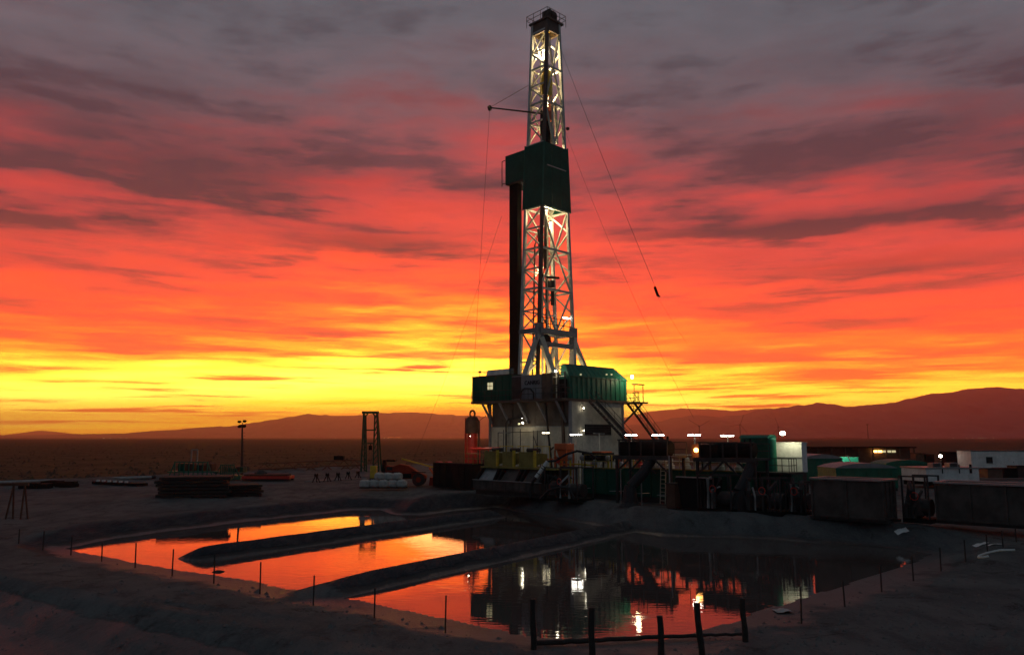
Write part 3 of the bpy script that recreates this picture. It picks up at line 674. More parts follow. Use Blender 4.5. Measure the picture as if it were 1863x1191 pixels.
# ------------------------------------------------------------------ drill pipe stood back on the left of the mast
pz1 = bz0+0.4
pc = w2r(at(938, 500, 96.5)); first = None
for i in range(9):
    for j in range(5):
        x, y = pc.x+(j-2)*0.165, pc.y+(i-4)*0.165
        if first is None:
            first = solo('drill_pipe', 'tall stand of black drill pipe racked left of the mast', 'drill pipe',
                         [tube((x, y, FZ), (x, y, pz1), 0.066, 6)]+[tube((x, y, FZ+q), (x, y, FZ+q+0.5), 0.082, 6) for q in (8.9, 18.2)], 'black_steel', (x, y, FZ), RA, RC, 'racked drill pipe')
        else:
            o = first.copy(); COL.objects.link(o); o.location = r2w((x, y, FZ))
        
# ------------------------------------------------------------------ mast lights
def flood(label, pos, aim, energy, rig=True, m='flood_glow', size=0.22, color=(1, 0.78, 0.42), cone=150, wide=False):
    pos, aim = (r2w(pos), r2w(aim)) if rig else (Vector(pos), Vector(aim))
    t_ = T_('floodlight', label, 'floodlight', pos)
    d = (aim-pos).normalized(); s_, u_ = frame_of(d)
    t_.part('housing', beam(pos-d*0.22, pos, size*1.5, size*1.3), 'black_steel')
    t_.part('lens', beam(pos+d*0.004, pos+d*0.03, size*1.2, size), m)
    t_.part('bracket', tube(pos-d*0.1, pos-d*0.1-Vector((0, 0, 0.35)), 0.03, 5), 'black_steel')
    if wide: lamp_light(t_.o, d*0.3, energy*0.42, color, 0.25)
    elif energy: lamp_light(t_.o, d*0.12, energy, color, 0.12, 'SPOT', d.to_track_quat('-Z', 'Y').to_euler(), cone)
    return t_
E1 = 1700
flood('floodlight inside the mast just under the crown', (MU+0.3, MV+0.7, 53.3), (MU, MV-0.4, 45), E1*1.2, wide=True)
flood('floodlight shining up at the yellow crown beam', (MU+0.6, MV+0.3, 50.4), (MU+0.1, MV, 56), E1*0.7, wide=True)
flood('floodlight high in the mast beside the travelling block', (MU+1.1, MV+0.5, 46.5), (MU-0.5, MV-0.8, 51), E1*0.9, wide=True)
flood('floodlight above the green wind wall lighting the upper bays', (MU+0.9, MV+0.8, 41.0), (MU-0.2, MV-0.3, 49), E1*1.3, wide=True)
flood('floodlight just below the green wind wall', (MU-0.9, MV-0.8, 32.2), (MU+0.3, MV+0.3, 22), E1*0.9, wide=True)
flood('floodlight under the wind wall on the right leg', (MU+1.4, MV+0.7, 31.4), (MU-0.6, MV-0.4, 20), E1*0.7, wide=True)
flood('floodlight halfway up the lower mast', (MU+0.2, MV+1.0, 24.9), (MU-0.4, MV-0.3, 32), E1*0.5, wide=True)
flood('floodlight at the drill floor left of the splayed leg', (MU-1.8, MV-0.2, FZ+0.7), (MU-1.2, MV+0.3, 22), E1*1.1, wide=True)
flood('floodlight at the drill floor by the well centre', (MU+1.9, MV-0.9, FZ+0.7), (MU+0.4, MV+0.4, 24), E1*0.9, wide=True)
fx = mc(1, fl(1028, 577, v=MV-1.2).z, -0.5)
def tubelamp(label, p, ang, ln, post=None, rig=True, m='tube_glow', energy=60, group='fluorescent lamps round the rig'):
    """a fluorescent fitting, on a post if its foot height is given"""
    p = r2w(p) if rig else Vector(p)
    t_ = T_('tube_lamp', label, 'lamp', (p.x, p.y, p.z if post is None else post), ang+(RA if rig else 0), (0, 0, 0), group)
    t_.o.location = (p.x, p.y, p.z if post is None else post); t_.base = Vector((0, 0, 0)); dz = 0 if post is None else p.z-post
    t_.part('housing', box((0, 0, dz+0.06), (ln, 0.2, 0.03)), 'galvanised')
    t_.part('fluorescent_tube', tube((-ln/2+0.03, 0, dz-0.015), (ln/2-0.03, 0, dz-0.015), 0.038, 8), m)
    if post is not None: t_.part('post', tube((0, -0.16, 0), (0, -0.16, dz+0.04), 0.055, 6), 'cream_steel')
    return t_
tubelamp('bright tube lamp inside the lower mast on the right', fx, 0, 1.3, energy=160)

# ------------------------------------------------------------------ substructure
U0 = -1.7                                             # outer edge of the walkway on the left face
SB = rthing('substructure', 'tall box base of the rig clad in stained white panels', 'rig base', (0, 0, 0))
vL = fl(893, 780, u=0).y; uR = fl(1131, 780, v=0).x
npl = 7
for k in range(npl):
    a, c = k*vL/npl, (k+1)*vL/npl
    SB.part('wall_panel', bx(0.0, 0.08, a+0.015, c-0.015, 0.3, 6.62), 'white_wall')
    SB.part('wall_panel', bx(0.22, 0.30, a+0.015, c-0.015, 6.66, 9.28), 'recess_shade')  # upper tier: recess shadow put into the panel colour
SB.part('ledge', bx(-0.06, 0.24, 0, vL, 6.56, 6.66), 'galvanised')
npr = 5
for k in range(npr):
    a, c = 0.06+k*(uR-0.06)/npr, 0.06+(k+1)*(uR-0.06)/npr
    SB.part('wall_panel', bx(a+0.015, c-0.015, -0.08, 0.0, 0.3, 9.28), 'white_wall')
SB.part('back_wall', [bx(uR-0.1, uR, 0.02, vL, 0.3, 9.28), bx(0.3, uR-0.12, vL-0.08, vL, 0.3, 9.28)], 'white_wall')
for (x, y) in ((-0.12, -0.14), (-0.12, vL), (uR+0.05, -0.14)):
    SB.part('corner_post', bx(x-0.12, x+0.12, y-0.12, y+0.12, 0, 9.3), 'grey_paint')
lo = fl(1064, 791, v=-0.1); hi = fl(1111, 772, v=-0.1)
lv = SB.part('louvre_opening', bx(lo.x, hi.x, -0.16, -0.09, lo.z, hi.z), 'black_steel')
for k in range(6):
    z = lo.z+0.1+k*(hi.z-lo.z-0.2)/5
    SB.part('slat', beam((lo.x+0.06, -0.19, z), (hi.x-0.06, -0.19, z), 0.05, 0.12), 'dark_steel', lv)
dk = SB.part('deck', bx(U0, uR+0.9, -0.35, fl(857, 727, u=U0).y, 9.30, 9.56), 'brown_steel')
vE = fl(857, 727, u=U0).y
SB.part('landing', bx(uR+0.92, uR+3.3, -1.4, 1.8, 9.30, 9.48), 'brown_steel', dk)
for v_ in (0.6, 3.3, 6.2, 9.2, 12.0):
    SB.part('strut', beam((U0+0.1, v_, 9.28), (0.0, v_, 7.05), 0.20), 'grey_paint')
SB.part('strut', beam((0.6, vE-0.4, 9.28), (0.6, vL+0.1, 6.6), 0.20), 'grey_paint')
SB.part('strut', beam((uR+2.9, -0.8, 9.28), (uR+0.1, -0.2, 7.0), 0.18), 'brown_steel')
SB.part('strut', beam((0.4, vL+0.1, 4.6), (0.4, vL+3.2, 0.6), 0.22), 'brown_steel')
SB.part('strut', beam((0.1, 1.2, 9.2), (-0.7, 0.2, 0.4), 0.26), 'brown_steel')
SB.part('strut', beam((-0.2, 3.4, 9.2), (-0.5, 2.0, 0.4), 0.16), 'black_rubber')
SB.part('column', bx(-0.42, -0.2, -0.3, -0.12, 0, 9.28), 'grey_paint')
for v_, top in ((9.9, 6.3), (8.4, 8.6), (7.2, 6.4), (5.2, 6.2), (4.6, 6.2), (10.8, 6.0)):
    SB.part('riser_pipe', tube((-0.22, v_, 0.4), (-0.22, v_, top), 0.045, 6), 'dark_steel')
SB.part('riser_pipe', pipe([(-0.3, 9.4, 0.4), (-0.3, 9.4, 7.1), (-0.3, 9.0, 7.5), (-0.3, 7.0, 7.6)], 0.10), 'dark_steel')
SB.part('riser_pipe', [tube((-0.2, 3.0, 1.0), (-0.2, 5.2, 5.6), 0.04, 5), tube((-0.25, 3.2, 6.1), (-0.25, 8.8, 6.0), 0.04, 5)], 'dark_steel')
def railing_run(t_, pts, h=1.1, n=4, m='dark_steel', par=None, name='railing'):
    sh = []
    for a, c in zip(pts[:-1], pts[1:]):
        a, c = Vector(a), Vector(c)
        for k in range(n+1):
            p = a.lerp(c, k/n); sh.append(tube(p, p+Vector((0, 0, h)), 0.03, 5))
        for hh in (h*0.5, h): sh.append(tube(a+Vector((0, 0, hh)), c+Vector((0, 0, hh)), 0.03, 5))
    return t_.part(name, sh, m, par)
railing_run(SB, [(U0+0.05, 0, 9.56), (U0+0.05, vE, 9.56), (1.4, vE, 9.56)], 1.15, 12, par=dk)
railing_run(SB, [(U0+0.05, 0, 9.56), (U0+0.05, -0.3, 9.56), (0, -0.3, 9.56)], 1.15, 2, par=dk)
railing_run(SB, [(uR+0.95, -1.35, 9.48), (uR+1.6, -1.35, 9.48)], 1.15, 2, par=dk)
railing_run(SB, [(uR+3.25, 1.75, 9.48), (uR+3.25, -0.1, 9.48)], 1.15, 3, par=dk)
# landing lamp post
lp = rthing('landing_lamp', 'glaring lamp on a post over the right landing', 'lamp', (uR+1.9, -1.2, 9.48))
lpz = fl(1150, 684, v=-1.2).z
lp.part('post', [tube((uR+2.6, -1.2, 9.48), (uR+2.6, -1.2, lpz-0.9), 0.05), tube((uR+0.9, -1.2, 9.48), (uR+0.9, -1.2, lpz-0.9), 0.04)], 'dark_steel')
lp.part('shelf', bx(uR+0.7, uR+2.7, -1.4, -1.0, lpz-0.95, lpz-0.85), 'brown_steel')
gx_ = fl(1150, 684, v=-1.2).x
lp.part('bulb', lathe((gx_, -1.2, lpz-0.5), [(0.05, 0.2), (0.14, 0.28), (0.17, 0.4), (0.12, 0.55), (0.05, 0.62)], 10), 'flood_glow')
lamp_light(lp.o, Vector((gx_-0.3, -1.7, lpz-0.3))-lp.base, 180, (1, 0.8, 0.45), 0.25)

# ------------------------------------------------------------------ drill floor houses
UD = -0.9
d0, d1 = fl(931, 700, u=UD).y, fl(859, 700, u=UD).y
dz = fl(895, 684, u=UD).z
dh = rthing('doghouse', 'long green cabin with a small lit window at the left end of the drill floor', 'cabin', (UD, d0, 9.56))
dh.part('wall', [bx(UD, UD+2.4, d0, d1, 9.57, dz)], 'green_paint')
dh.part('roof', [bx(UD-0.06, UD+2.5, d0-0.03, d1+0.08, dz+0.003, dz+0.10)], 'dark_steel')
wy = fl(892, 702, u=UD)
w_ = dh.part('window', bx(UD-0.05, UD-0.003, wy.y-0.42, wy.y+0.42, wy.z-0.40, wy.z+0.40), 'window_glow')
dh.part('muntin', [bx(UD-0.07, UD-0.052, wy.y-0.03, wy.y+0.03, wy.z-0.4, wy.z+0.4), bx(UD-0.09, UD-0.072, wy.y-0.42, wy.y+0.42, wy.z-0.03, wy.z+0.03)], 'dark_steel', w_)
for k in range(6):
    y = d0+0.4+k*(d1-d0-0.8)/5
    if abs(y-wy.y) > 0.6: dh.part('wall_rib', bx(UD-0.04, UD-0.002, y-0.04, y+0.04, 9.6, dz-0.05), 'green_paint')
dh.part('beacon', [tube((UD+0.4, d1-0.9, dz+0.1), (UD+0.4, d1-0.9, dz+0.6), 0.03, 5), box((UD+0.4, d1-0.9, dz+0.66), (0.18, 0.3, 0.22))], 'brown_steel')
# pale sheeted shelter behind the cabin
s0, s1 = fl(935, 676, u=3.0), fl(887, 676, u=3.0); sz_ = fl(905, 672, u=3.0).z
sh_ = rthing('roof_shelter', 'pale sheet-metal shelter behind the green cabin', 'shelter', (3.0, s0.y, 9.56))
for k in range(9):
    a, c = s0.y+(s1.y-s0.y)*k/9, s0.y+(s1.y-s0.y)*(k+1)/9
    sh_.part('sheet', extr([(a+0.01, 9.6), (c-0.01, 9.6), (c-0.01+(0.6 if k == 8 else 0), 12.2), (c-0.01, sz_), (a+0.01, sz_)], 0, 3.0+0.02*(k % 2), 3.06+0.02*(k % 2)), 'white_trailer')
sh_.part('frame', [bx(3.1, 5.0, s0.y, s1.y, sz_-0.1, sz_+0.0)], 'galvanised')
# grey control house with lettering
g0, g1 = fl(985, 700, u=UD).y, fl(930, 700, u=UD).y-0.06
gz = fl(960, 682, u=UD).z
gh = rthing('control_house', 'grey steel cabinet house lettered on its front beside the green cabin', 'cabinet', (UD, g0, 9.56))
gh.part('body', bx(UD+0.02, UD+2.2, g0, g1, 9.57, gz), 'grey_paint')
gh.part('door_panel', bx(UD-0.06, UD+0.015, g0+0.1, g1-1.6, 9.7, gz-0.12), 'grey_paint')
gh.part('side_panel', bx(UD-0.03, UD+0.015, g1-1.5, g1-0.06, 9.7, gz-0.12), 'dark_steel')
gh.part('hose_arch', pipe([(UD-0.2, g0+1.0, 9.6), (UD-0.2, g0+1.0, 10.3), (UD-0.2, g0+1.5, 10.75), (UD-0.2, g0+2.4, 10.8), (UD-0.2, g0+2.9, 10.5), (UD-0.2, g0+3.0, 9.6)], 0.09), 'black_rubber')
cu = bpy.data.curves.new('lettering', 'FONT'); cu.body = 'CANRIG'; cu.size = 0.62; cu.extrude = 0.012; cu.align_x = 'CENTER'; cu.align_y = 'CENTER'; cu.offset = 0.012
tx = bpy.data.objects.new('lettering', cu); COL.objects.link(tx); tx.parent = gh.o; cu.materials.append(MATS['black_steel'])
_dg = bpy.context.evaluated_depsgraph_get(); _me = bpy.data.meshes.new_from_object(tx.evaluated_get(_dg)); _me.name = 'lettering'
bpy.data.objects.remove(tx); tx = bpy.data.objects.new('lettering', _me); COL.objects.link(tx); tx.parent = gh.o
cpos = fl(968, 696, u=UD-0.075)
tx.matrix_local = Matrix.Translation(Vector((UD-0.075, cpos.y, cpos.z))-gh.base) @ Matrix(((0, 0, -1, 0), (-1, 0, 0, 0), (0, 1, 0, 0), (0, 0, 0, 1)))
# open bay with racks between the cabinet and the green house
rk = rthing('floor_rack', 'dark open rack of pipework beside the lettered cabinet', 'rack', (UD, 0.2, 9.56))
ra, rb_ = fl(1028, 700, u=UD).y, g0-0.08
rk.part('side_panel', bx(UD, UD+1.6, rb_-1.3, rb_, 9.57, gz+0.05), 'brown_steel')
for v_ in (ra, ra+0.9, ra+1.8, rb_-1.4):
    rk.part('post', bx(UD-0.06, UD+0.06, v_-0.06, v_+0.06, 9.57, gz+0.1), 'dark_steel')
rk.part('rail', [bx(UD-0.05, UD+0.05, ra+0.07, rb_-1.47, z-0.05, z+0.05) for z in (10.2, 11.0, gz)], 'dark_steel')
rk.part('valve_block', [bx(UD+0.2, UD+1.0, ra+0.3, ra+1.2, 9.6, 11.6), lathe((UD+0.6, rb_-2.0, 9.6), [(0.3, 0), (0.3, 1.5), (0.1, 1.9)], 10)], 'black_steel')
rk.part('pipe_run', [tube((UD+0.3, ra+0.2, 11.9), (UD+0.3, rb_-1.4, 11.9), 0.08), tube((UD+0.1, ra+1.3, 9.6), (UD+0.1, ra+1.3, 12.3), 0.07)], 'cream_steel')
# green corrugated house on the right
hv0 = -0.15; e0, e1 = fl(1036, 683, v=hv0), fl(1139, 687, v=hv0)
ez = e0.z; rz = fl(1080, 667, v=hv0+0.5).z
hu0, hu1 = e0.x, e1.x
gh2 = rthing('corrugated_house', 'green corrugated shed with sloping roof at the right of the drill floor', 'shed', (hu0, hv0, 9.56))
ns = 24
for k in range(ns):
    a, c = hu0+(hu1-hu0)*k/ns, hu0+(hu1-hu0)*(k+1)/ns; o_ = 0.07*(k % 2)
    gh2.part('wall_sheet', extr([(a, hv0-o_), (c-0.01, hv0-o_), (c-0.01, hv0+0.05), (a, hv0+0.05)], 2, 9.57, ez), 'green_light')
    r1_ = hu1-1.5
    a2, c2 = hu0+(r1_-hu0)*k/ns, hu0+(r1_-hu0)*(k+1)/ns
    up = 0.05*(k % 2)
    vs_ = [(a, hv0-0.12, ez+up), (c-0.01, hv0-0.12, ez+up), (c2-0.01, hv0+0.6, rz+up), (a2, hv0+0.6, rz+up)]
    vs_ = vs_+[(x, y, z-0.05-up) for x, y, z in vs_]
    gh2.part('roof_sheet', (vs_, [(0, 1, 2, 3), (7, 6, 5, 4), (0, 4, 5, 1), (1, 5, 6, 2), (2, 6, 7, 3), (3, 7, 4, 0)]), 'green_light')
gh2.part('end_wall', extr([(hv0+0.06, 9.57), (hv0+1.3, 9.57), (hv0+1.3, ez), (hv0+1.1, rz-0.06), (hv0+0.6, rz-0.06), (hv0+0.06, ez-0.02)], 0, hu0+0.02, hu0+0.1), 'green_light')
gh2.part('end_wall', extr([(hv0+0.06, 9.57), (hv0+1.3, 9.57), (hv0+1.3, ez), (hv0+0.06, ez)], 0, hu1-0.1, hu1-0.02), 'green_light')
r1_ = hu1-1.5
gh2.part('hip_roof', ([(hu1+0.02, hv0-0.1, ez-0.02), (hu1+0.02, hv0+1.4, ez-0.02), (r1_, hv0+1.1, rz-0.03), (r1_, hv0+0.62, rz-0.03)], [(0, 1, 2, 3)]), 'green_light')
gh2.part('ridge_cap', [bx(hu0, r1_, hv0+0.58, hv0+1.15, rz-0.02, rz+0.06)], 'green_paint')
for px in (1056, 1112, 1103):
    q = fl(px, 681, v=hv0-0.2)
    gh2.part('eave_lamp', box((q.x, hv0-0.25, q.z), (0.16, 0.12, 0.14)), 'window_glow')
gh2.part('back_wall', bx(hu0+0.11, hu1-0.11, hv0+1.22, hv0+1.3, 9.57, rz-0.08), 'green_light')
gh2.part('gutter', bx(hu0, hu1, hv0-0.2, hv0-0.13, ez-0.12, ez-0.03), 'green_paint')

# ------------------------------------------------------------------ stairways
def stairway(label, top, bot, wdt, n):
    top, bot = Vector(top), Vector(bot); t_ = rthing('stairway', label, 'stairs', bot)
    d = (bot-top); side = Vector((0, 1, 0))
    for s_ in (0, 1): t_.part('stringer', beam(top+side*wdt*s_, bot+side*wdt*s_, 0.09, 0.30), 'dark_steel')
    for k in range(n):
        p = top.lerp(bot, (k+0.5)/n); t_.part('tread', box((p.x, p.y+wdt/2, p.z), (0.26, wdt-0.11, 0.04)), 'galvanised')
    for s_ in (0, 1):
        sh = []
        for h in (0.5, 1.05): sh.append(tube(top+side*wdt*s_+Vector((0, 0, h)), bot+side*wdt*s_+Vector((0, 0, h)), 0.03, 5))
        for k in range(7):
            p = top.lerp(bot, k/6)+side*wdt*s_; sh.append(tube(p, p+Vector((0, 0, 1.05)), 0.025, 5))
        t_.part('handrail', sh, 'dark_steel')
    return t_
a = fl(1084, 729, v=-1.6); b_ = fl(1149, 800, v=-1.6)
stairway('steep stairs down the white wall under the green shed', a, a+(b_-a)*1.55, 0.9, 20)
a = fl(1152, 730, v=-1.0); b_ = fl(1203, 800, v=-1.0)
stairway('outer stairs descending right from the landing lamp', a, a+(b_-a)*1.5, 1.0, 20)

# ------------------------------------------------------------------ lamps round the base
UL = -5.4
for label, px, py, lit, ln in (('lit tube lamp on a post left of the black louvre', 1048, 790, 1, 1.15), ('unlit tube lamp on a post in front of the black louvre', 1090, 789, 0, 1.1),
                          ('lit tube lamp by the foot of the steep stairs', 1148, 791, 1, 1.1), ('lit tube lamp by the foot of the outer stairs', 1197, 791, 1, 1.1),
                          ('lit tube lamp against the hills, first right of the stairs', 1263, 791, 1, 1.1), ('lit tube lamp nearest the green hut on stilts', 1323, 792, 1, 1.1),
                          ('dark tube lamp on a post by the left white panels', 918, 787, 0, 1.4), ('half-lit tube lamp by the middle white panels', 993, 787, 2, 0.8)):
    p = fl(px, py, u=UL if px > 1000 else -3.0)
    tubelamp(label, p, R(-45), ln, 0.0, m='tube_glow' if lit == 1 else ('tube_dim' if lit == 2 else 'galvanised'), energy=(170 if px < 1180 else 110) if lit == 1 else (110 if lit == 2 else 0))
def bulb(label, p, e, m='flood_glow', r=0.12, col=(1, 0.88, 0.62), rig=True):
    p = r2w(p) if rig else Vector(p)
    t_ = T_('bulkhead_lamp', label, 'lamp', p)
    t_.part('bulb', lathe((p.x, p.y, p.z-r), [(r*0.3, 0), (r, r*0.5), (r, r*1.4), (r*0.4, r*2)], 8), m)
    t_.part('cage', [tube(p+Vector((0, 0, r)), p+Vector((0, 0, r+0.18)), r*0.7, 6)], 'black_steel')
    if e: lamp_light(t_.o, (-0.1, -0.35, 0.0), e, col, 0.15)
    return t_
bulb('small bright lamp on the drill floor under the mast', fl(1011, 675, u=UD), 25, r=0.11)
bulb('small lamp high on the white wall above the louvre', fl(1062, 742, v=-0.35), 1.2, r=0.055)
bulb('small lamp on the white wall left of the louvre', fl(1062, 783, v=-0.35), 0.9, r=0.05)
bulb('pair lamp on the pipe by the left white wall', fl(951, 769, u=-1.2), 14, r=0.09)
bulb('lower of the two lamps on the left white wall', fl(944, 771, u=-0.7), 0, r=0.12, m='window_glow')
flood('black floodlight on a bracket over the left white wall', fl(950, 760, u=-0.8), fl(950, 790, u=-0.2)+Vector((-0.5, 0, -3)), 30, size=0.10)
bulb('small lamp shining on the red separator column', fl(856, 793, u=-4.6), 60, r=0.03)

# ------------------------------------------------------------------ ground finder
def hz1(x, y): return float(height(np.array([[x]]), np.array([[y]]))[0, 0])
def gs(px, py, z=0.0):                # where the real ground is seen at a photo position
    for _ in range(6):
        p = gp(px, py, z); z = 0.5*z+0.5*hz1(p.x, p.y)
    p = gp(px, py, z); return Vector((p.x, p.y, hz1(p.x, p.y)))
def rbox(px0, px1, py0, py1, u, depth, zmin=None):
    """extent of a box whose front stands in the plane u of the rig frame"""
    a, c = fl(px0, (py0+py1)/2, u=u), fl(px1, (py0+py1)/2, u=u); m_ = (px0+px1)/2
    return u, u+depth, c.y, a.y, (fl(m_, py1, u=u).z if zmin is None else zmin), fl(m_, py0, u=u).z

# ------------------------------------------------------------------ shaker skid and its neighbours
x0, x1, y0, y1, z0, z1 = rbox(788, 858, 843, 893, -8.0, 2.6, 0.0)
t_ = rthing('skip_tank', 'plain black open skip at the left end of the shaker skid', 'skip', (x0, y0, 0))
t_.part('front_wall', bx(x0, x0+0.08, y0, y1, 0.15, z1), 'black_steel')
t_.part('back_wall', bx(x1-0.08, x1, y0, y1, 0.15, z1), 'black_steel')
for y in (y0, y1-0.08): t_.part('end_wall', bx(x0+0.085, x1-0.085, y, y+0.08, 0.15, z1), 'black_steel')
t_.part('floor', bx(x0+0.085, x1-0.085, y0+0.09, y1-0.09, 0.15, 0.25), 'black_steel')
for k in range(7):
    y = y0+0.1+k*(y1-y0-0.2)/6; t_.part('rib', bx(x0-0.08, x0-0.004, y-0.05, y+0.05, 0.15, z1-0.05), 'black_steel')
t_.part('top_rail', bx(x0-0.1, x0+0.1, y0, y1, z1+0.003, z1+0.1), 'dark_steel')
t_.part('skid', [bx(x0+0.2, x0+0.4, y0, y1, 0, 0.14), bx(x1-0.4, x1-0.2, y0, y1, 0, 0.14)], 'dark_steel')
for k, (px, nm) in enumerate(((799, 'red hose reel behind the black skip, left one'), (816, 'red hose reel behind the black skip, right one'))):
    p = fl(px, 842, u=-4.6)
    t_ = rthing('hose_reel', nm, 'hose reel', (p.x, p.y, 0), group='red reels behind the skip')
    t_.part('drum', tube((p.x-0.3, p.y, p.z-0.55), (p.x+0.3, p.y, p.z-0.55), 0.75, 16), 'red_paint')
    t_.part('stand', [beam((p.x+s_*0.35, p.y-0.7, 0), (p.x+s_*0.35, p.y, p.z-0.5), 0.08) for s_ in (-1, 1)]+[beam((p.x+s_*0.35, p.y+0.7, 0), (p.x+s_*0.35, p.y, p.z-0.5), 0.08) for s_ in (-1, 1)], 'dark_steel')

US = -10.0
sv0, sv1 = fl(985, 870, u=US-1.5).y, fl(862, 870, u=US-1.5).y
zt = fl(930, 846, u=US+1).z
sk = rthing('shaker_skid', 'long steel skid with three sloping chutes under the olive shakers', 'skid', (US, (sv0+sv1)/2, 0))
sk.part('trough', [bx(US-1.6, US-1.5, sv0, sv1, 0.5, 1.35), bx(US-1.49, US+2.2, sv0, sv1, 0.4, 0.5), bx(US-0.3, US-0.22, sv0, sv1, 0.51, 1.2), bx(US-1.49, US-0.31, sv0, sv0+0.08, 0.51, 1.3), bx(US-1.49, US-0.31, sv1-0.08, sv1, 0.51, 1.3)], 'bin_steel')
for k in range(11):
    y = sv0+0.1+k*(sv1-sv0-0.2)/10; sk.part('rib', bx(US-1.66, US-1.604, y-0.04, y+0.04, 0.52, 1.33), 'bin_steel')
sk.part('lip', bx(US-1.72, US-1.45, sv0, sv1, 1.352, 1.42), 'galvanised')
sk.part('runner', [bx(US-1.2, US-0.9, sv0, sv1, 0, 0.39), bx(US+1.4, US+1.7, sv0, sv1, 0, 0.39)], 'dark_steel')
sk.part('back_tank', bx(US-0.2, US+2.2, sv0, sv1, 0.51, zt-0.25), 'dark_steel')
sk.part('top_deck', bx(US-0.6, US+2.4, sv0-1.0, sv1, zt-0.24, zt-0.1), 'olive_paint')
chw = (sv1-sv0)/3
for k in range(3):
    a, c = sv0+k*chw+0.15, sv0+(k+1)*chw-0.15
    ch = sk.part('chute', extr([(US-1.35, 1.2), (US-0.25, zt-0.35), (US-0.25, zt-0.28), (US-1.40, 1.27)], 1, a+0.3, c-0.3), 'galvanised' if k == 2 else 'bin_steel')  # leftmost chute in paler metal, standing in for light on it
    for y in (a, c-0.25):
        sk.part('chute_cheek', extr([(US-1.45, 1.1), (US-0.25, 1.1), (US-0.25, zt-0.26), (US-0.75, zt-0.26), (US-1.45, 1.45)], 1, y, y+0.25), 'black_steel', ch)
for k, nm in enumerate(('olive shaker box at the right of the three, beside the orange hopper', 'middle olive shaker box of the three', 'leftmost olive shaker box of the three')):
    a, c = [(944, 974), (914, 936), (881, 906)][k]
    q0, q1 = fl(c, 835, u=US+0.2).y, fl(a, 835, u=US+0.2).y; zz = fl(920, 821, u=US+0.2).z
    s_ = rthing('shale_shaker', nm, 'shaker', (US+0.2, q0, zt-0.1), group='shale shakers on the skid')
    s_.part('front_plate', bx(US+0.2, US+0.28, q0+0.25, q1, zt-0.09, zz), 'olive_paint')
    s_.part('screen_bed', extr([(US+0.29, zt), (US+2.2, zt+0.4), (US+2.2, zz-0.2), (US+0.29, zz-0.1)], 1, q0+0.3, q1-0.05), 'olive_paint')
    s_.part('end_post', bx(US+0.12, US+0.34, q0, q0+0.22, zt-0.09, zz+0.12), 'yellow_paint')
    s_.part('vibrator', tube((US+1.2, q0+0.4, zz+0.15), (US+1.2, q1-0.2, zz+0.15), 0.2, 10), 'dark_steel')
    s_.part('hand_rail', [tube((US+2.3, q0, zz+0.5), (US+2.3, q1, zz+0.5), 0.04, 5)]+[tube((US+2.3, q0+f*(q1-q0), zt), (US+2.3, q0+f*(q1-q0), zz+0.5), 0.03, 5) for f in (0.05, 0.5, 0.95)], 'yellow_paint')
# red / yellow pipe run and clutter on the tank tops, right of the shakers
cl = rthing('pipe_manifold', 'tangle of yellow and orange pipes behind the shakers', 'pipework', (US+2.5, sv0-3, 0))
for k in range(26):
    y = sv0-6.5+k*0.52+random.uniform(-0.15, 0.15); h = random.uniform(0.5, 1.5); x = US+2.6+random.uniform(0, 1.6)
    cl.part('riser', tube((x, y, 0.5), (x, y, zt+h), random.choice((0.05, 0.07, 0.1)), 6), random.choice(('yellow_paint', 'olive_paint', 'olive_paint', 'rust', 'orange_paint')))
for k in range(9):
    y = sv0-6.5+k*1.3; z = zt+random.uniform(0.1, 1.2); x = US+2.5+random.uniform(0, 1.4)
    cl.part('run', tube((x, y, z), (x, y+random.uniform(1.2, 2.6), z), random.choice((0.05, 0.08)), 6), random.choice(('yellow_paint', 'olive_paint', 'orange_paint', 'rust')))
for k in range(8):
    y = sv0-6+k*1.5; z = zt+random.uniform(0.0, 0.7); x = US+2.4
    cl.part('valve', [lathe((x, y, z), [(0.1, 0), (0.22, 0.1), (0.22, 0.35), (0.1, 0.5)], 8), tube((x-0.25, y, z+0.25), (x+0.25, y, z+0.25), 0.09, 6)], random.choice(('red_paint', 'olive_paint', 'galvanised')))
p = fl(855, 816, u=-3.5); q = fl(908, 815, u=-3.5)
solo('red_pipe_rail', 'long red pipe rail level in front of the left white panels', 'pipe', [tube(p, q, 0.14, 8)]+[tube(p.lerp(q, f), Vector((p.lerp(q, f).x, p.lerp(q, f).y, 0)), 0.07, 6) for f in (0.05, 0.35, 0.65, 0.95)], 'red_paint', (p.x, p.y, 0), RA, RC)
# railings left of shakers
t_ = rthing('walkway_railing', 'yellow walkway railing left of the shaker boxes', 'railing', (-5.5, fl(870, 830, u=-5.5).y, 0))
a, c = fl(845, 842, u=-5.5), fl(885, 842, u=-5.5)
t_.part('deck', bx(-5.5, -4.6, c.y, a.y, a.z-0.2, a.z-0.05), 'olive_paint')
railing_run(t_, [(-5.5, c.y, a.z-0.05), (-5.5, a.y, a.z-0.05)], 1.1, 5, 'olive_paint')
for y in (c.y+0.3, a.y-0.3): t_.part('leg', bx(-5.2, -5.0, y-0.1, y+0.1, 0, a.z-0.21), 'olive_paint')
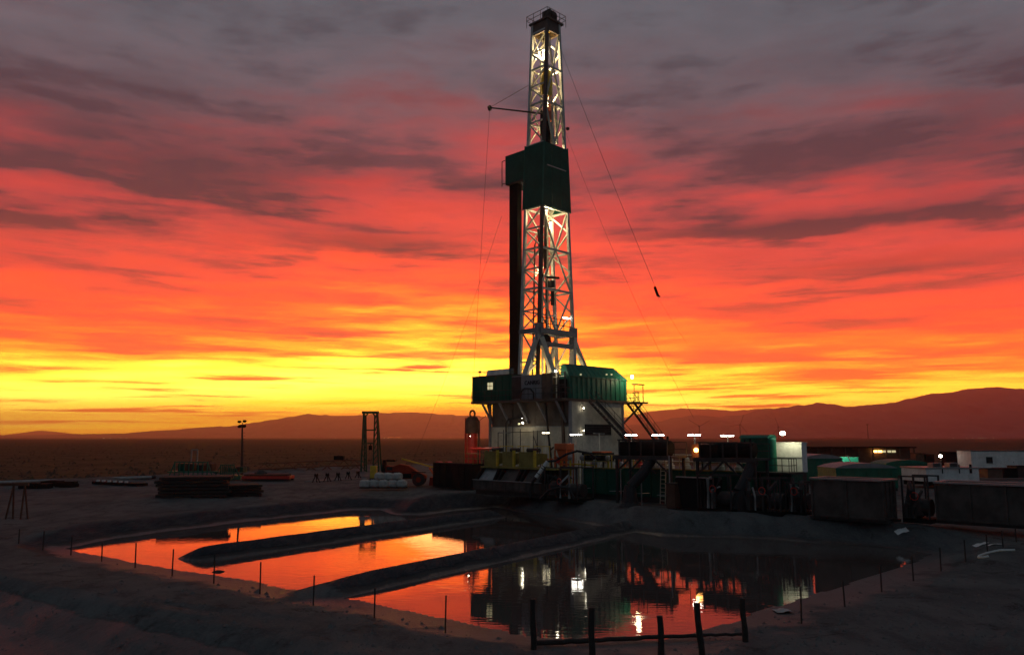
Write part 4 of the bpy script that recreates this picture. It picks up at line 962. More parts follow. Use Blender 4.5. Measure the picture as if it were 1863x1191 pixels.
# orange hopper
u_ = -7.5; p = fl(1019, 813, u=u_)
t_ = rthing('mixing_hopper', 'bright orange hopper on legs beside the white wall', 'hopper', (u_, p.y, 0))
ya, yb = fl(1030, 813, u=u_).y, fl(1008, 813, u=u_).y
t_.part('box', [bx(u_, u_+1.2, ya, yb, p.z-0.25, p.z+0.35)], 'orange_paint', bevel=0.05)
t_.part('funnel', extr([(ya+0.1, p.z-0.26), (yb-0.1, p.z-0.26), ((ya+yb)/2+0.15, p.z-1.3), ((ya+yb)/2-0.15, p.z-1.3)], 0, u_+0.2, u_+1.0), 'orange_paint')
for y in (ya+0.06, yb-0.06):
    for x in (u_+0.06, u_+1.1): t_.part('leg', bx(x-0.06, x+0.06, y-0.06, y+0.06, 0, p.z-0.26), 'orange_paint')
t_.part('crank', [tube((u_, yb+0.05, p.z), (u_, yb+0.5, p.z-0.3), 0.08, 6), tube((u_, yb+0.5, p.z-0.3), (u_, yb+0.4, p.z-0.9), 0.10, 6)], 'dark_steel')
t_.part('cross_brace', [beam((u_, ya, 1.5), (u_, yb, p.z-0.5), 0.06), beam((u_, yb, 1.5), (u_, ya, p.z-0.5), 0.06)], 'orange_paint')

# red column at the left of the rig
u_ = -3.0; a, c = fl(834, 800, u=u_), fl(861, 800, u=u_); yc = (a.y+c.y)/2; ztp = fl(847, 746, u=u_).z
t_ = rthing('gas_separator', 'red upright separator with a dark capped top and lifting ring', 'separator', (u_+1, yc, 0))
zk = fl(847, 788, u=u_).z
t_.part('lower_vessel', lathe((u_+1, yc, 0), [(1.0, 0), (0.62, 0.4), (0.60, zk-1.2), (0.55, zk)], 16), 'red_paint', smooth=False)
t_.part('upper_vessel', lathe((u_+1, yc, zk), [(0.75, 0), (0.80, 0.1), (0.80, ztp-zk-1.2), (0.55, ztp-zk-0.75), (0.2, ztp-zk-0.7)], 16), 'rust')
t_.part('lifting_ring', pipe([(u_+1, yc+0.42*math.cos(k*PI/6), ztp-0.42+0.42*math.sin(k*PI/6)) for k in range(13)], 0.12, 6), 'rust')
for s_ in (-1, 1): t_.part('guide_post', tube((u_+1, yc+s_*1.12, 0), (u_+1, yc+s_*1.12, zk+(1.8 if s_ > 0 else 1.4)), 0.13, 8), 'red_paint' if s_ > 0 else 'rust')
t_.part('brace', [tube((u_+1, yc-1.1, zk+1.3), (u_+1, yc-0.6, zk+1.3), 0.05), tube((u_+1, yc-1.1, zk+1.4), (u_+1, yc-2.3, zk+2.0), 0.03), tube((u_+1, yc+1.1, 1.4), (u_+1, yc+0.5, 1.4), 0.09)], 'rust')
t_.part('base_frame', [bx(u_, u_+2, yc-1.3, yc-1.1, 0, 0.3), bx(u_, u_+2, yc+1.1, yc+1.3, 0, 0.3), bx(u_, u_+0.2, yc-1.09, yc+1.09, 0, 0.3)], 'red_paint')

# pale bent pipe and black hose arc
p, q = fl(996, 839, u=-11.6), fl(975, 868, u=-12.3)
t_ = rthing('discharge_pipe', 'pale banded pipe slanting down at the right end of the chutes', 'pipe', (q.x, q.y, q.z))
t_.part('pipe', tube(p, q, 0.17, 10), 'white_trailer')
for f in (0.3, 0.42, 0.75): t_.part('band', tube(p.lerp(q, f), p.lerp(q, f+0.04), 0.19, 10), 'black_rubber')
t_.part('elbow', pipe([q, q+Vector((-0.1, 0.3, -0.4)), q+Vector((-0.1, 0.5, -0.9)), Vector((q.x-0.1, q.y+0.6, 0.1))], 0.15), 'black_rubber')
solo('hose', 'black hose arching from the pale pipe over the orange clutter', 'hose', pipe([p, fl(1010, 838, u=-11.2), fl(1030, 826, u=-10.8), fl(1050, 820, u=-10.2), fl(1072, 824, u=-9.5), fl(1085, 832, u=-9)], 0.11), 'black_rubber', (p.x, p.y, p.z), RA, RC)
p = fl(1062, 905, u=-13.5)
solo('hose', 'grey hose looping low in front of the dark pump set', 'hose', pipe([(-12.8, p.y+5.5, 0.1), (-13.2, p.y+4.2, 0.9), (-13.0, p.y+3.0, 1.25), (-12.8, p.y+2.2, 1.2), (-12.6, p.y+1.8, 0.3)], 0.12), 'black_rubber', (-13, p.y+3, 0), RA, RC)

# dark pump sets and trunking in front of the tanks
def pump_set(label, px0, px1, py0, py1, u, seed):
    rr = random.Random(seed); x0, x1, y0, y1, z0, z1 = rbox(px0, px1, py0, py1, u, 2.2, 0.0)
    t_ = rthing('pump_set', label, 'pump', (x0, y0, 0), group='pump sets along the tanks')
    t_.part('skid', bx(x0, x1, y0, y1, 0, 0.28), 'black_steel')
    t_.part('motor', [tube((x0+1.1, y0+0.2, 0.95), (x0+1.1, (y0+y1)/2, 0.95), 0.55, 14), tube((x0+1.1, (y0+y1)/2, 0.95), (x0+1.1, y1-0.5, 0.9), 0.32, 12)], 'dark_steel')
    t_.part('casing', lathe((x0+0.9, y1-0.5, 0.3), [(0.4, 0), (0.6, 0.15), (0.6, 1.0), (0.3, 1.3)], 12), 'dark_steel')
    for x in (x0, x1-0.1):
        for y in (y0, (y0+y1)/2, y1-0.1): t_.part('frame_post', bx(x, x+0.1, y, y+0.1, 0.285, z1), 'dark_steel')
        t_.part('frame_beam', bx(x, x+0.1, y0, y1, z1+0.003, z1+0.1), 'dark_steel')
    for k in range(5):
        y = y0+rr.uniform(0.1, 0.9)*(y1-y0)
        t_.part('pipe', pipe([(x0-0.1, y, 0.3), (x0-0.1, y, rr.uniform(1.0, 2.4)), (x0+0.6, y+rr.uniform(-0.6, 0.6), rr.uniform(1.8, 2.6))], rr.choice((0.07, 0.1, 0.13))), rr.choice(('dark_steel', 'galvanised', 'black_rubber')))
    t_.part('handwheel', pipe([(x0-0.15, (y0+y1)/2+0.25*math.cos(k*PI/5), 1.7+0.25*math.sin(k*PI/5)) for k in range(11)], 0.03, 5), 'red_paint')
    return t_
pump_set('dark pump set right of the sloping chutes', 990, 1050, 852, 912, -12.6, 1)
pump_set('dark pump set under the right-hand raised machine', 1268, 1330, 866, 925, -12.2, 2)
pump_set('dark pump set under the green hut on stilts', 1358, 1420, 872, 932, -11.6, 3)

# green mud tanks
def mud_tank(label, px0, px1, u, depth, py_top):
    a, c = fl(px0, 870, u=u), fl(px1, 870, u=u); zt_ = fl((px0+px1)/2, py_top, u=u).z; y0, y1 = c.y, a.y
    t_ = rthing('mud_tank', label, 'tank', (u, y0, 0), group='green mud tanks')
    t_.part('shell', bx(u, u+depth, y0, y1, 0.45, zt_), 'green_paint')
    t_.part('skid', [bx(u+0.2, u+0.5, y0, y1, 0, 0.445), bx(u+depth-0.5, u+depth-0.2, y0, y1, 0, 0.445)], 'dark_steel')
    n = max(3, int((y1-y0)/1.3))
    for k in range(n+1):
        y = y0+0.06+k*(y1-y0-0.12)/n; t_.part('stiffener', bx(u-0.10, u-0.004, y-0.05, y+0.05, 0.46, zt_-0.06), 'green_paint')
    t_.part('top_rim', bx(u-0.14, u+0.1, y0, y1, zt_+0.003, zt_+0.1), 'olive_paint')
    railing_run(t_, [(u+0.1, y0, zt_+0.1), (u+0.1, y1, zt_+0.1)], 1.1, n, 'olive_paint')
    railing_run(t_, [(u+depth-0.1, y0, zt_+0.1), (u+depth-0.1, y1, zt_+0.1)], 1.1, n, 'cream_steel')
    for k in range(int((y1-y0)/1.6)):
        y = y0+0.9+k*1.6
        t_.part('agitator', [lathe((u+depth*0.5, y, zt_+0.05), [(0.35, 0), (0.35, 0.3), (0.22, 0.35), (0.22, 0.9), (0.1, 1.0)], 10)], random.choice(('olive_paint', 'cream_steel', 'red_paint', 'galvanised')))
    return t_, y0, y1, zt_
mt1 = mud_tank('shorter green mud tank behind the dark pump set', 1062, 1126, -8.0, 2.4, 852)
mt2 = mud_tank('long green mud tank below the raised machines', 1134, 1350, -8.0, 2.4, 855)
for nm, px, py0, py1, u in (('pale pipe post left of the short tank', 1045, 848, 898, -9.9), ('second pale pipe post before the short tank', 1060, 850, 898, -9.9),
                          ('pale pipe post between the two green tanks', 1129, 846, 906, -10.4), ('pale pipe post below the left raised machine', 1166, 848, 902, -11.6), ('pale pipe post with a ladder under the left raised machine', 1217, 828, 895, -11.6)):
    a, c = fl(px, py0, u=u), fl(px, py1, u=u)
    solo('pipe_post', nm, 'post', [tube((u, a.y, 0), (u, a.y, a.z), 0.06, 6), tube((u, a.y, 1.0), (u+0.8, a.y-0.2, 1.0), 0.04, 6), tube((u, a.y, 1.0), (u, a.y+1.2, 0.95), 0.04, 6)], 'galvanised', (u, a.y, 0), RA, RC, 'pipe posts in front of the tanks')
t_ = rthing('tank_ladder', 'small ladder against the long green tank', 'ladder', (-8.6, fl(1207, 870, u=-8.6).y, 0))
yl = fl(1207, 870, u=-8.6).y
t_.part('rail', [tube((-8.8, yl+s_*0.25, 0), (-8.5, yl+s_*0.25, 4.1), 0.04, 5) for s_ in (-1, 1)], 'cream_steel')
for k in range(11): t_.part('rung', tube((-8.8+0.02*k, yl-0.25, 0.3+k*0.34), (-8.8+0.02*k, yl+0.25, 0.3+k*0.34), 0.025, 5), 'cream_steel')
# low cabinets
x0, x1, y0, y1, z0, z1 = rbox(1212, 1228, 880, 913, -12.4, 1.2, 0.0)
t_ = rthing('ground_cabinet', 'rust brown cabinet on the ground before the long tank', 'cabinet', (x0, y0, 0))
t_.part('body', bx(x0, x1, y0, y1, 0.1, z1), 'rust'); t_.part('door', bx(x0-0.03, x0-0.003, y0+0.1, y1-0.1, 0.2, z1-0.1), 'rust'); t_.part('lid', bx(x0-0.06, x1+0.05, y0-0.05, y1+0.05, z1+0.003, z1+0.07), 'dark_steel')
t_.part('foot', [bx(x0+0.1, x0+0.25, y0, y1, 0, 0.095), bx(x1-0.25, x1-0.1, y0, y1, 0, 0.095)], 'dark_steel')
def tub(label, px0, px1, py0, py1, u):
    x0, x1, y0, y1, z0, z1 = rbox(px0, px1, py0, py1, u, 1.6, 0.0)
    t_ = rthing('dump_tub', label, 'tub', (x0, y0, 0), group='dark tubs by the tanks')
    t_.part('shell', [extr([(y0, z1), (y1, z1), (y1-0.4, 0.2), (y0+0.4, 0.2)], 0, x0, x0+0.06), extr([(y0, z1), (y1, z1), (y1-0.4, 0.2), (y0+0.4, 0.2)], 0, x1-0.06, x1), bx(x0+0.065, x1-0.065, y0+0.4, y1-0.4, 0.15, 0.2)], 'black_steel')
    t_.part('end', [beam((x0+0.8, y0, z1), (x0+0.8, y0+0.4, 0.2), 1.4, 0.05), beam((x0+0.8, y1, z1), (x0+0.8, y1-0.4, 0.2), 1.4, 0.05)], 'black_steel')
    t_.part('rim', [bx(x0-0.08, x0+0.06, y0-0.05, y1+0.05, z1+0.003, z1+0.09)], 'galvanised')
    t_.part('runner', [bx(x0+0.2, x0+0.4, y0+0.3, y1-0.3, 0, 0.145), bx(x1-0.4, x1-0.2, y0+0.3, y1-0.3, 0, 0.145)], 'dark_steel')
tub('dark tub with a pale rim left of the right-hand pump set', 1232, 1290, 869, 915, -12.0)

# raised machines on trestles with discharge trunking
def raised_machine(label, px0, px1, py_deck, py_top, u, chute_px, lean, chute_foot):
    a, c = fl(px0, py_deck, u=u), fl(px1, py_deck, u=u); y0, y1 = c.y, a.y; zd = (a.z+c.z)/2; zt_ = fl((px0+px1)/2, py_top, u=u).z
    t_ = rthing('centrifuge_stand', label, 'machine stand', (u, y0, 0), group='raised centrifuges by the tanks')
    dk_ = t_.part('deck', bx(u, u+2.2, y0, y1, zd-0.15, zd), 'dark_steel')
    t_.part('edge_beam', bx(u-0.1, u-0.003, y0, y1, zd-0.3, zd+0.02), 'dark_steel', dk_)
    L = y1-y0
    mc_ = t_.part('machine_body', [lathe((0, 0, 0), [(0.5, 0), (0.62, 0.1), (0.62, L*0.55), (0.35, L*0.72)], 14)], 'black_steel')
    mc_.data.transform(Matrix.Translation(-t_.base).inverted() @ Matrix.Identity(4)); mc_.data.transform(Matrix.Translation(Vector((u+1.0, y0+L*0.12, zd+0.62))-t_.base) @ Matrix.Rotation(-PI/2, 4, 'X'))
    t_.part('motor_case', bx(u+0.3, u+1.7, y0+L*0.62, y1-0.3, zd+0.005, zt_-0.1), 'black_steel', bevel=0.08)
    t_.part('guard', [bx(u+0.1, u+0.18, y0+L*f, y0+L*f+0.12, zd+0.005, zt_) for f in (0.08, 0.3, 0.52, 0.72, 0.9)]+[bx(u+0.08, u+0.2, y0+L*0.06, y1-L*0.06, zt_+0.003, zt_+0.1)], 'dark_steel')
    t_.part('exhaust', [tube((u+1.2, y0+L*0.2, zd+0.9), (u+1.2, y0+L*0.2, zt_+0.35), 0.09, 7), tube((u+1.2, y0+L*0.3, zd+0.9), (u+1.3, y0+L*0.3, zt_+0.25), 0.07, 7)], 'black_steel')
    for f in (0.04, 0.96):
        for x in (u+0.15, u+2.0): t_.part('leg', bx(x-0.09, x+0.09, y0+L*f-0.09, y0+L*f+0.09, 0, zd-0.155), 'dark_steel')
    for f0, f1 in ((0.05, 0.3), (0.5, 0.28), (0.52, 0.74), (0.96, 0.72)):
        t_.part('knee_brace', beam((u+0.05, y0+L*f1, zd-0.25-(1.1 if f0 in (0.5, 0.52) else 0)), (u+0.05, y0+L*f0, zd-1.35+(1.1 if f0 in (0.5, 0.52) else 0)), 0.12), 'dark_steel')
    cy_ = fl(chute_px, 880, u=u-1.2).y
    t_.part('discharge_chute', [pipe([(u+0.5, cy_+lean, zd-0.2), (u-0.3, cy_+lean*0.7, zd-1.3), (u-1.1, cy_, zd-2.4)], 0.42, 10), lathe((u-1.2, cy_, 0), [(chute_foot, 0), (0.66, 0.35), (0.58, 0.9), (0.44, zd-2.3)], 12)], 'black_rubber')
    railing_run(t_, [(u+2.1, y0, zd), (u+2.1, y1, zd)], 1.1, 5, par=dk_)
    return t_
raised_machine('black centrifuge on a raised stand at the foot of the stairs', 1116, 1222, 829, 801, -11.2, 1146, -1.0, 0.95)
raised_machine('black centrifuge on a raised stand next to the green hut', 1262, 1376, 833, 806, -9.6, 1342, -0.4, 0.7)
t_ = rthing('control_box', 'dark control box under a tube lamp with an orange lid', 'cabinet', (-7.5, fl(1083, 832, u=-7.5).y, 0))
x0, x1, y0, y1, z0, z1 = rbox(1058, 1098, 823, 838, -7.5, 1.6)
t_.part('body', bx(x0, x1, y0, y1, z0, z1), 'black_steel', bevel=0.04); t_.part('lid', bx(x0+0.1, x1, y0+0.3, y1-1.2, z1+0.005, z1+0.12), 'orange_paint')  # lid in plain orange paint
t_.part('window', [bx(x0-0.02, x0-0.003, y0+0.3+k*0.8, y0+0.9+k*0.8, z0+0.25, z1-0.2) for k in range(3)], 'glass_dark')
t_.part('stand', [bx(x, x+0.12, y, y+0.12, 0, z0-0.003) for x in (x0+0.1, x1-0.3) for y in (y0+0.1, y1-0.3)], 'dark_steel')
# orange beacon box
p = fl(1268, 819, u=-8.5)
t_ = rthing('heater_box', 'small dark box with a glowing orange lamp right of the stairs', 'heater', (p.x, p.y, 0))
t_.part('box', bx(p.x, p.x+0.9, p.y-0.55, p.y+0.5, p.z-0.65, p.z+0.5), 'rust'); t_.part('lamp', lathe((p.x-0.12, p.y, p.z-0.15), [(0.05, 0), (0.17, 0.06), (0.19, 0.25), (0.08, 0.36)], 8), 'warm_glow')
t_.part('side_panel', bx(p.x, p.x+0.9, p.y-0.9, p.y-0.56, p.z-0.6, p.z+0.3), 'yellow_paint'); t_.part('leg', [bx(p.x+f, p.x+f+0.1, p.y-0.05, p.y+0.05, 0, p.z-0.66) for f in (0.1, 0.7)], 'dark_steel')
lamp_light(t_.o, Vector((p.x-0.5, p.y, p.z))-t_.base, 25, (1, 0.4, 0.1), 0.15)

# green hut on stilts, with the lamp-lit white cabin wall beside it
u_ = -5.2; a, c = fl(1348, 830, u=u_), fl(1411, 830, u=u_); y0, y1 = c.y, a.y; zf, ztp = fl(1390, 857, u=u_).z, fl(1380, 797, u=u_).z
t_ = rthing('green_hut', 'green steel hut on a tall base with a lamp on its roof', 'hut', (u_, y0, 0))
t_.part('wall', bx(u_, u_+1.3, y0+0.62, y1, zf, ztp), 'green_paint')
t_.part('corner_drum', lathe((u_+0.45, y0+0.62, zf), [(0.45, 0), (0.45, ztp-zf-0.1), (0.36, ztp-zf+0.05), (0.1, ztp-zf+0.18)], 18), 'green_light')
t_.part('roof', extr([(u_-0.08, ztp+0.003), (u_+1.4, ztp+0.003), (u_+1.4, ztp+0.08), (u_+1.1, ztp+0.28), (u_+0.3, ztp+0.28), (u_-0.08, ztp+0.08)], 1, y0+0.55, y1+0.05), 'green_light')
for k in range(4):
    y = y0+1.2+k*(y1-y0-1.5)/3; t_.part('wall_rib', bx(u_-0.04, u_-0.003, y-0.04, y+0.04, zf+0.05, ztp-0.05), 'green_paint')
t_.part('deck', bx(u_-0.9, u_+1.5, y0-1.6, y1+0.2, zf-0.16, zf-0.003), 'dark_steel')
t_.part('base_tank', bx(u_-0.4, u_+1.4, y0-1.5, y1, 0.3, zf-0.165), 'green_paint')
for k in range(6):
    y = y0-1.4+k*(y1-y0+1.3)/5; t_.part('base_stiffener', bx(u_-0.5, u_-0.404, y-0.06, y+0.06, 0.32, zf-0.17), 'dark_steel')
t_.part('skid', [bx(u_-0.2, u_+0.1, y0-1.5, y1, 0, 0.295), bx(u_+0.9, u_+1.2, y0-1.5, y1, 0, 0.295)], 'dark_steel')
railing_run(t_, [(u_-0.85, y0+0.2, zf), (u_-0.85, y0-1.5, zf), (u_+0.4, y0-1.5, zf)], 1.05, 3)
ladder = [tube((u_-0.6, y0-1.0+s_*0.22, 0), (u_-0.6, y0-1.0+s_*0.22, zf), 0.03, 5) for s_ in (-1, 1)]+[tube((u_-0.6, y0-1.22, 0.3*k+0.3), (u_-0.6, y0-0.78, 0.3*k+0.3), 0.02, 5) for k in range(9)]
t_.part('ladder', ladder, 'dark_steel')
UW = u_+1.7; wa, wc = fl(1420, 830, u=UW), fl(1459, 830, u=UW); wz0, wz1 = fl(1440, 858, u=UW).z, fl(1440, 806, u=UW).z
wt_ = rthing('white_cabin', 'white cabin wall brightly lit by the lamp above it', 'cabin', (UW, wc.y, 0))
wt_.part('front_wall', bx(UW, UW+0.06, wc.y, wa.y+0.4, wz0, wz1), 'white_trailer')
wt_.part('side_wall', bx(UW+0.065, UW+0.9, wc.y, wc.y+0.06, wz0, wz1), 'white_trailer')
wt_.part('roof', bx(UW-0.05, UW+0.95, wc.y-0.05, wa.y+0.45, wz1+0.003, wz1+0.08), 'white_trailer')
wt_.part('belt_rail', bx(UW-0.04, UW-0.003, wc.y, wa.y+0.4, (wz0+wz1)/2-0.03, (wz0+wz1)/2+0.02), 'galvanised')
wt_.part('base', bx(UW+0.1, UW+0.9, wc.y+0.1, wa.y+0.3, 0, wz0-0.003), 'dark_steel')
fp = fl(1424, 788, u=u_+0.5)
hl = rthing('hut_lamp', 'glaring round lamp on a short pole above the green hut', 'lamp', (fp.x, fp.y, ztp+0.2))
hl.part('pole', tube((fp.x, fp.y+0.1, ztp+0.1), (fp.x, fp.y, fp.z-0.12), 0.04, 6), 'dark_steel')
hl.part('lamp_head', lathe((fp.x, fp.y, fp.z-0.14), [(0.08, 0), (0.19, 0.06), (0.21, 0.2), (0.08, 0.30)], 10), 'flood_glow')
_o = Vector((0.30, -0.30, 0.0)); _aim = Vector((UW, (wa.y+wc.y)/2-0.2, (wz0+wz1)/2-0.1))
lamp_light(hl.o, _o+fp-hl.base, 120, (1, 0.97, 0.58), 0.08, 'SPOT', (_aim-fp-_o).to_track_quat('-Z', 'Y').to_euler(), 130)

# ------------------------------------------------------------------ steel bins on the right
def steel_bin(label, px0, px1, py0, py1, u, depth, nb):
    x0, x1, y0, y1, z0, z1 = rbox(px0, px1, py0, py1, u, depth, 0.0); zz = z1
    t_ = rthing('steel_bin', label, 'bin', (x0, y0, 0), group='dark steel bins by the pit')
    for k in range(nb):
        a, c = y0+k*(y1-y0)/nb, y0+(k+1)*(y1-y0)/nb
        t_.part('side_panel', bx(x0, x0+0.06, a+0.02, c-0.02, 0.35, zz-0.1), 'bin_steel')
        t_.part('rib', bx(x0-0.10, x0-0.003, a-0.06, a+0.06, 0.2, zz-0.02), 'bin_steel')
    t_.part('rib', bx(x0-0.10, x0-0.003, y1-0.06, y1+0.06, 0.2, zz-0.02), 'bin_steel')
    for ye in (y0, y1-0.06): t_.part('end_wall', bx(x0+0.065, x1-0.065, ye, ye+0.06, 0.35, zz-0.1), 'bin_steel')
    for xe in (x0+0.5, x0+1.2, x0+1.8): t_.part('rib', bx(xe-0.05, xe+0.05, y0-0.08, y0-0.003, 0.36, zz-0.02), 'bin_steel')
    t_.part('back_wall', bx(x1-0.06, x1, y0, y1, 0.35, zz-0.1), 'bin_steel')
    t_.part('top_rim', [bx(x0-0.16, x0+0.14, y0-0.1, y1+0.1, zz, zz+0.10), bx(x1-0.14, x1+0.16, y0-0.1, y1+0.1, zz, zz+0.10), bx(x0+0.145, x1-0.145, y0-0.1, y0+0.15, zz, zz+0.10), bx(x0+0.145, x1-0.145, y1-0.15, y1+0.1, zz, zz+0.10)], 'galvanised')
    t_.part('cover_sheet', bx(x0+0.15, x1-0.15, y0+0.2, y0+(y1-y0)*0.55, zz-0.06, zz-0.02), 'grey_paint')
    t_.part('floor', bx(x0, x1, y0, y1, 0.2, 0.345), 'bin_steel')
    t_.part('skid', [bx(x0+0.2, x0+0.5, y0-0.3, y1+0.3, 0, 0.195), bx(x1-0.5, x1-0.2, y0-0.3, y1+0.3, 0, 0.195)], 'dark_steel')
    return t_
steel_bin('long dark steel bin right of the green hut', 1478, 1606, 873, 938, -11.5, 2.3, 2)
steel_bin('dark steel bin at the right edge of the photo', 1704, 1900, 882, 948, -8.8, 2.5, 3)
pump_set('dark pump set between the two steel bins', 1640, 1690, 868, 940, -9.6, 5)
pump_set('small dark pump set between the green hut and the first bin', 1428, 1466, 880, 938, -10.6, 6)

def wbox(px0, px1, py0, py1, Y, depth, rot=0.0):
    a, c = at(px0, py0, Y), at(px1, py1, Y); return a.x, c.x, Y, Y+depth, max(0.0, c.z), a.z
# ------------------------------------------------------------------ low tanks and cabins behind, right
def round_tank(label, px0, px1, py0, Y, depth, m='green_light', roof='grey_paint', rise=0.5):
    a, c = at(px0, py0, Y), at(px1, py0, Y); zt_ = a.z; w = c.x-a.x
    t_ = T_('storage_tank', label, 'tank', (a.x+w/2, Y, 0), 0, (0, 0, 0), 'low green tanks behind the bins')
    t_.part('shell', bx(a.x, c.x, Y, Y+depth, 0.3, zt_-rise), m)
    n = 8; prof = [(a.x-0.05+(w+0.1)*k/n, zt_-rise+0.005+rise*math.sin(PI*k/n)**0.7) for k in range(n+1)]
    t_.part('curved_roof', extr(prof, 1, Y-0.05, Y+depth), roof)
    t_.part('rim', bx(a.x-0.04, c.x+0.04, Y-0.1, Y-0.06, zt_-rise-0.12, zt_-rise+0.0), m)
    for k in range(5): t_.part('stiffener', bx(a.x+w*(k+0.5)/5-0.05, a.x+w*(k+0.5)/5+0.05, Y-0.06, Y-0.003, 0.3, zt_-rise-0.13), m)
    t_.part('skid', [bx(a.x, c.x, Y+0.2, Y+0.5, 0, 0.295)], 'dark_steel')
round_tank('low green tank with a pale curved roof next to the lit cabin', 1462, 1532, 826, 98, 7)
round_tank('low green tank with a pale roof behind the first bin', 1520, 1632, 842, 84, 5)
round_tank('dim green tank farther back below the dark shed', 1612, 1690, 836, 112, 5, roof='green_light')
a, c = at(1524, 831, 106), at(1562, 847, 106)
t_ = T_('lit_panel', 'bright green lamp-lit tank side beyond the curved roofs', 'tank', (a.x, 106, 0))
t_.part('panel', bx(a.x, c.x, 106, 106.1, c.z-0.5, a.z), 'green_light'); t_.part('body', bx(a.x, c.x, 106.11, 109, 0, a.z), 'green_light')
t_.part('pipe', pipe([(a.x+1.2, 105.8, a.z+0.2), (a.x+1.5, 105.8, a.z-0.4), (a.x+1.4, 105.8, a.z-1.3)], 0.06), 'dark_steel')
flood('unseen work lamp lighting the bright green tank side', ((a.x+c.x)/2-1.0, 103.8, a.z+1.2), ((a.x+c.x)/2, 106, a.z-0.6), 900, rig=False, size=0.06, cone=75, color=(0.75, 1.0, 0.8))  # unseen lamp, placed to light the green tank side
x0, x1, y0, y1, z0, z1 = wbox(1463, 1666, 812, 832, 168, 9)
t_ = T_('long_shed', 'long low dark shed on the horizon with an orange lit strip', 'shed', (x0, y0, 0))
t_.part('wall', bx(x0, x1, y0+2.2, y1, 0, z1-0.3), 'brown_steel'); t_.part('roof', bx(x0-0.3, x1+0.3, y0, y1+0.3, z1-0.295, z1), 'black_steel')
for k in range(9): t_.part('post', bx(x0+k*(x1-x0-0.3)/8, x0+k*(x1-x0-0.3)/8+0.25, y0+0.1, y0+0.35, 0, z1-0.3), 'brown_steel')
lz = at(1600, 821, 168); lx0, lx1 = at(1596, 821, 168).x, at(1638, 821, 168).x
for k in range(5):
    f = k/5; t_.part('strip_light', bx(lx0+(lx1-lx0)*f, lx0+(lx1-lx0)*(f+0.16), y0+1.6, y0+1.75, lz.z-0.22, lz.z+0.22), 'warm_glow' if k < 2 else 'window_glow')
# white cabins
def cabin(label, px0, px1, py0, Y, depth, cond=0, doors=(), windows=(), rot=0, m='white_trailer', raise_=0.5):
    a, c = at(px0, py0, Y), at(px1, py0, Y); zt_ = a.z; w = c.x-a.x
    t_ = T_('site_cabin', label, 'cabin', (a.x, Y, 0), rot, (0, 0, 0), 'white site cabins on the right'); t_.o.location = (a.x, Y, 0); t_.base = Vector((0, 0, 0))
    n = max(3, int(w/1.25))
    for k in range(n): t_.part('wall_panel', bx(w*k/n+0.01, w*(k+1)/n-0.01, 0, 0.06, raise_, zt_-0.1), m)
    t_.part('side_wall', [bx(0, 0.06, 0.065, depth, raise_, zt_-0.1), bx(w-0.06, w, 0.065, depth, raise_, zt_-0.1), bx(0.065, w-0.065, depth-0.06, depth, raise_, zt_-0.1)], m)
    t_.part('roof', bx(-0.1, w+0.1, -0.1, depth+0.1, zt_-0.095, zt_+0.05), 'galvanised' if cond else 'dark_steel')
    t_.part('skid', [bx(0, w, 0.3, 0.6, 0, raise_-0.003), bx(0, w, depth-0.6, depth-0.3, 0, raise_-0.003)], 'black_steel')
    for f in doors:
        d_ = t_.part('door', bx(w*f, w*f+0.85, -0.04, -0.003, raise_+0.1, raise_+2.05), m); t_.part('handle', bx(w*f+0.7, w*f+0.76, -0.08, -0.043, raise_+1.0, raise_+1.12), 'black_steel', d_)
    for f, ww in windows:
        f_ = t_.part('window', bx(w*f, w*f+ww, -0.04, -0.003, raise_+0.9, raise_+1.9), 'glass_dark'); t_.part('sill', bx(w*f-0.05, w*f+ww+0.05, -0.08, -0.043, raise_+0.82, raise_+0.88), m, f_)
    for k in range(cond):
        x = w*(0.2+0.32*k); ac = t_.part('air_unit', bx(x, x+1.1, 0.6, 1.5, zt_+0.055, zt_+0.55), 'galvanised'); t_.part('grille', [bx(x+0.1+0.15*q, x+0.18+0.15*q, 0.57, 0.597, zt_+0.12, zt_+0.5) for q in range(6)], 'dark_steel', ac)
    return t_
cabin('white site cabin with air units on its roof above the second bin', 1684, 1790, 851, 92, 4.5, 2, (), ((0.30, 0.12), (0.62, 0.12), (0.82, 0.3)), R(8))
cabin('white site cabin with a door and window at the right edge', 1766, 1990, 819, 128, 4, 0, (0.30,), ((0.12, 1.0), (0.62, 1.0)), 0)
p = at(1711, 829, 135)
t_ = T_('yard_lamp', 'white yard lamp on a pole left of the far site cabin', 'lamp', (p.x, p.y, 0))
t_.part('pole', tube((p.x, p.y, 0), (p.x, p.y, p.z-0.3), 0.06, 6), 'dark_steel'); t_.part('lamp_head', lathe((p.x, p.y, p.z-0.35), [(0.1, 0.1), (0.22, 0.2), (0.26, 0.4), (0.1, 0.55)], 10), 'flood_glow')
lamp_light(t_.o, (0, -0.8, p.z), 25, (1, 0.95, 0.85), 0.3)
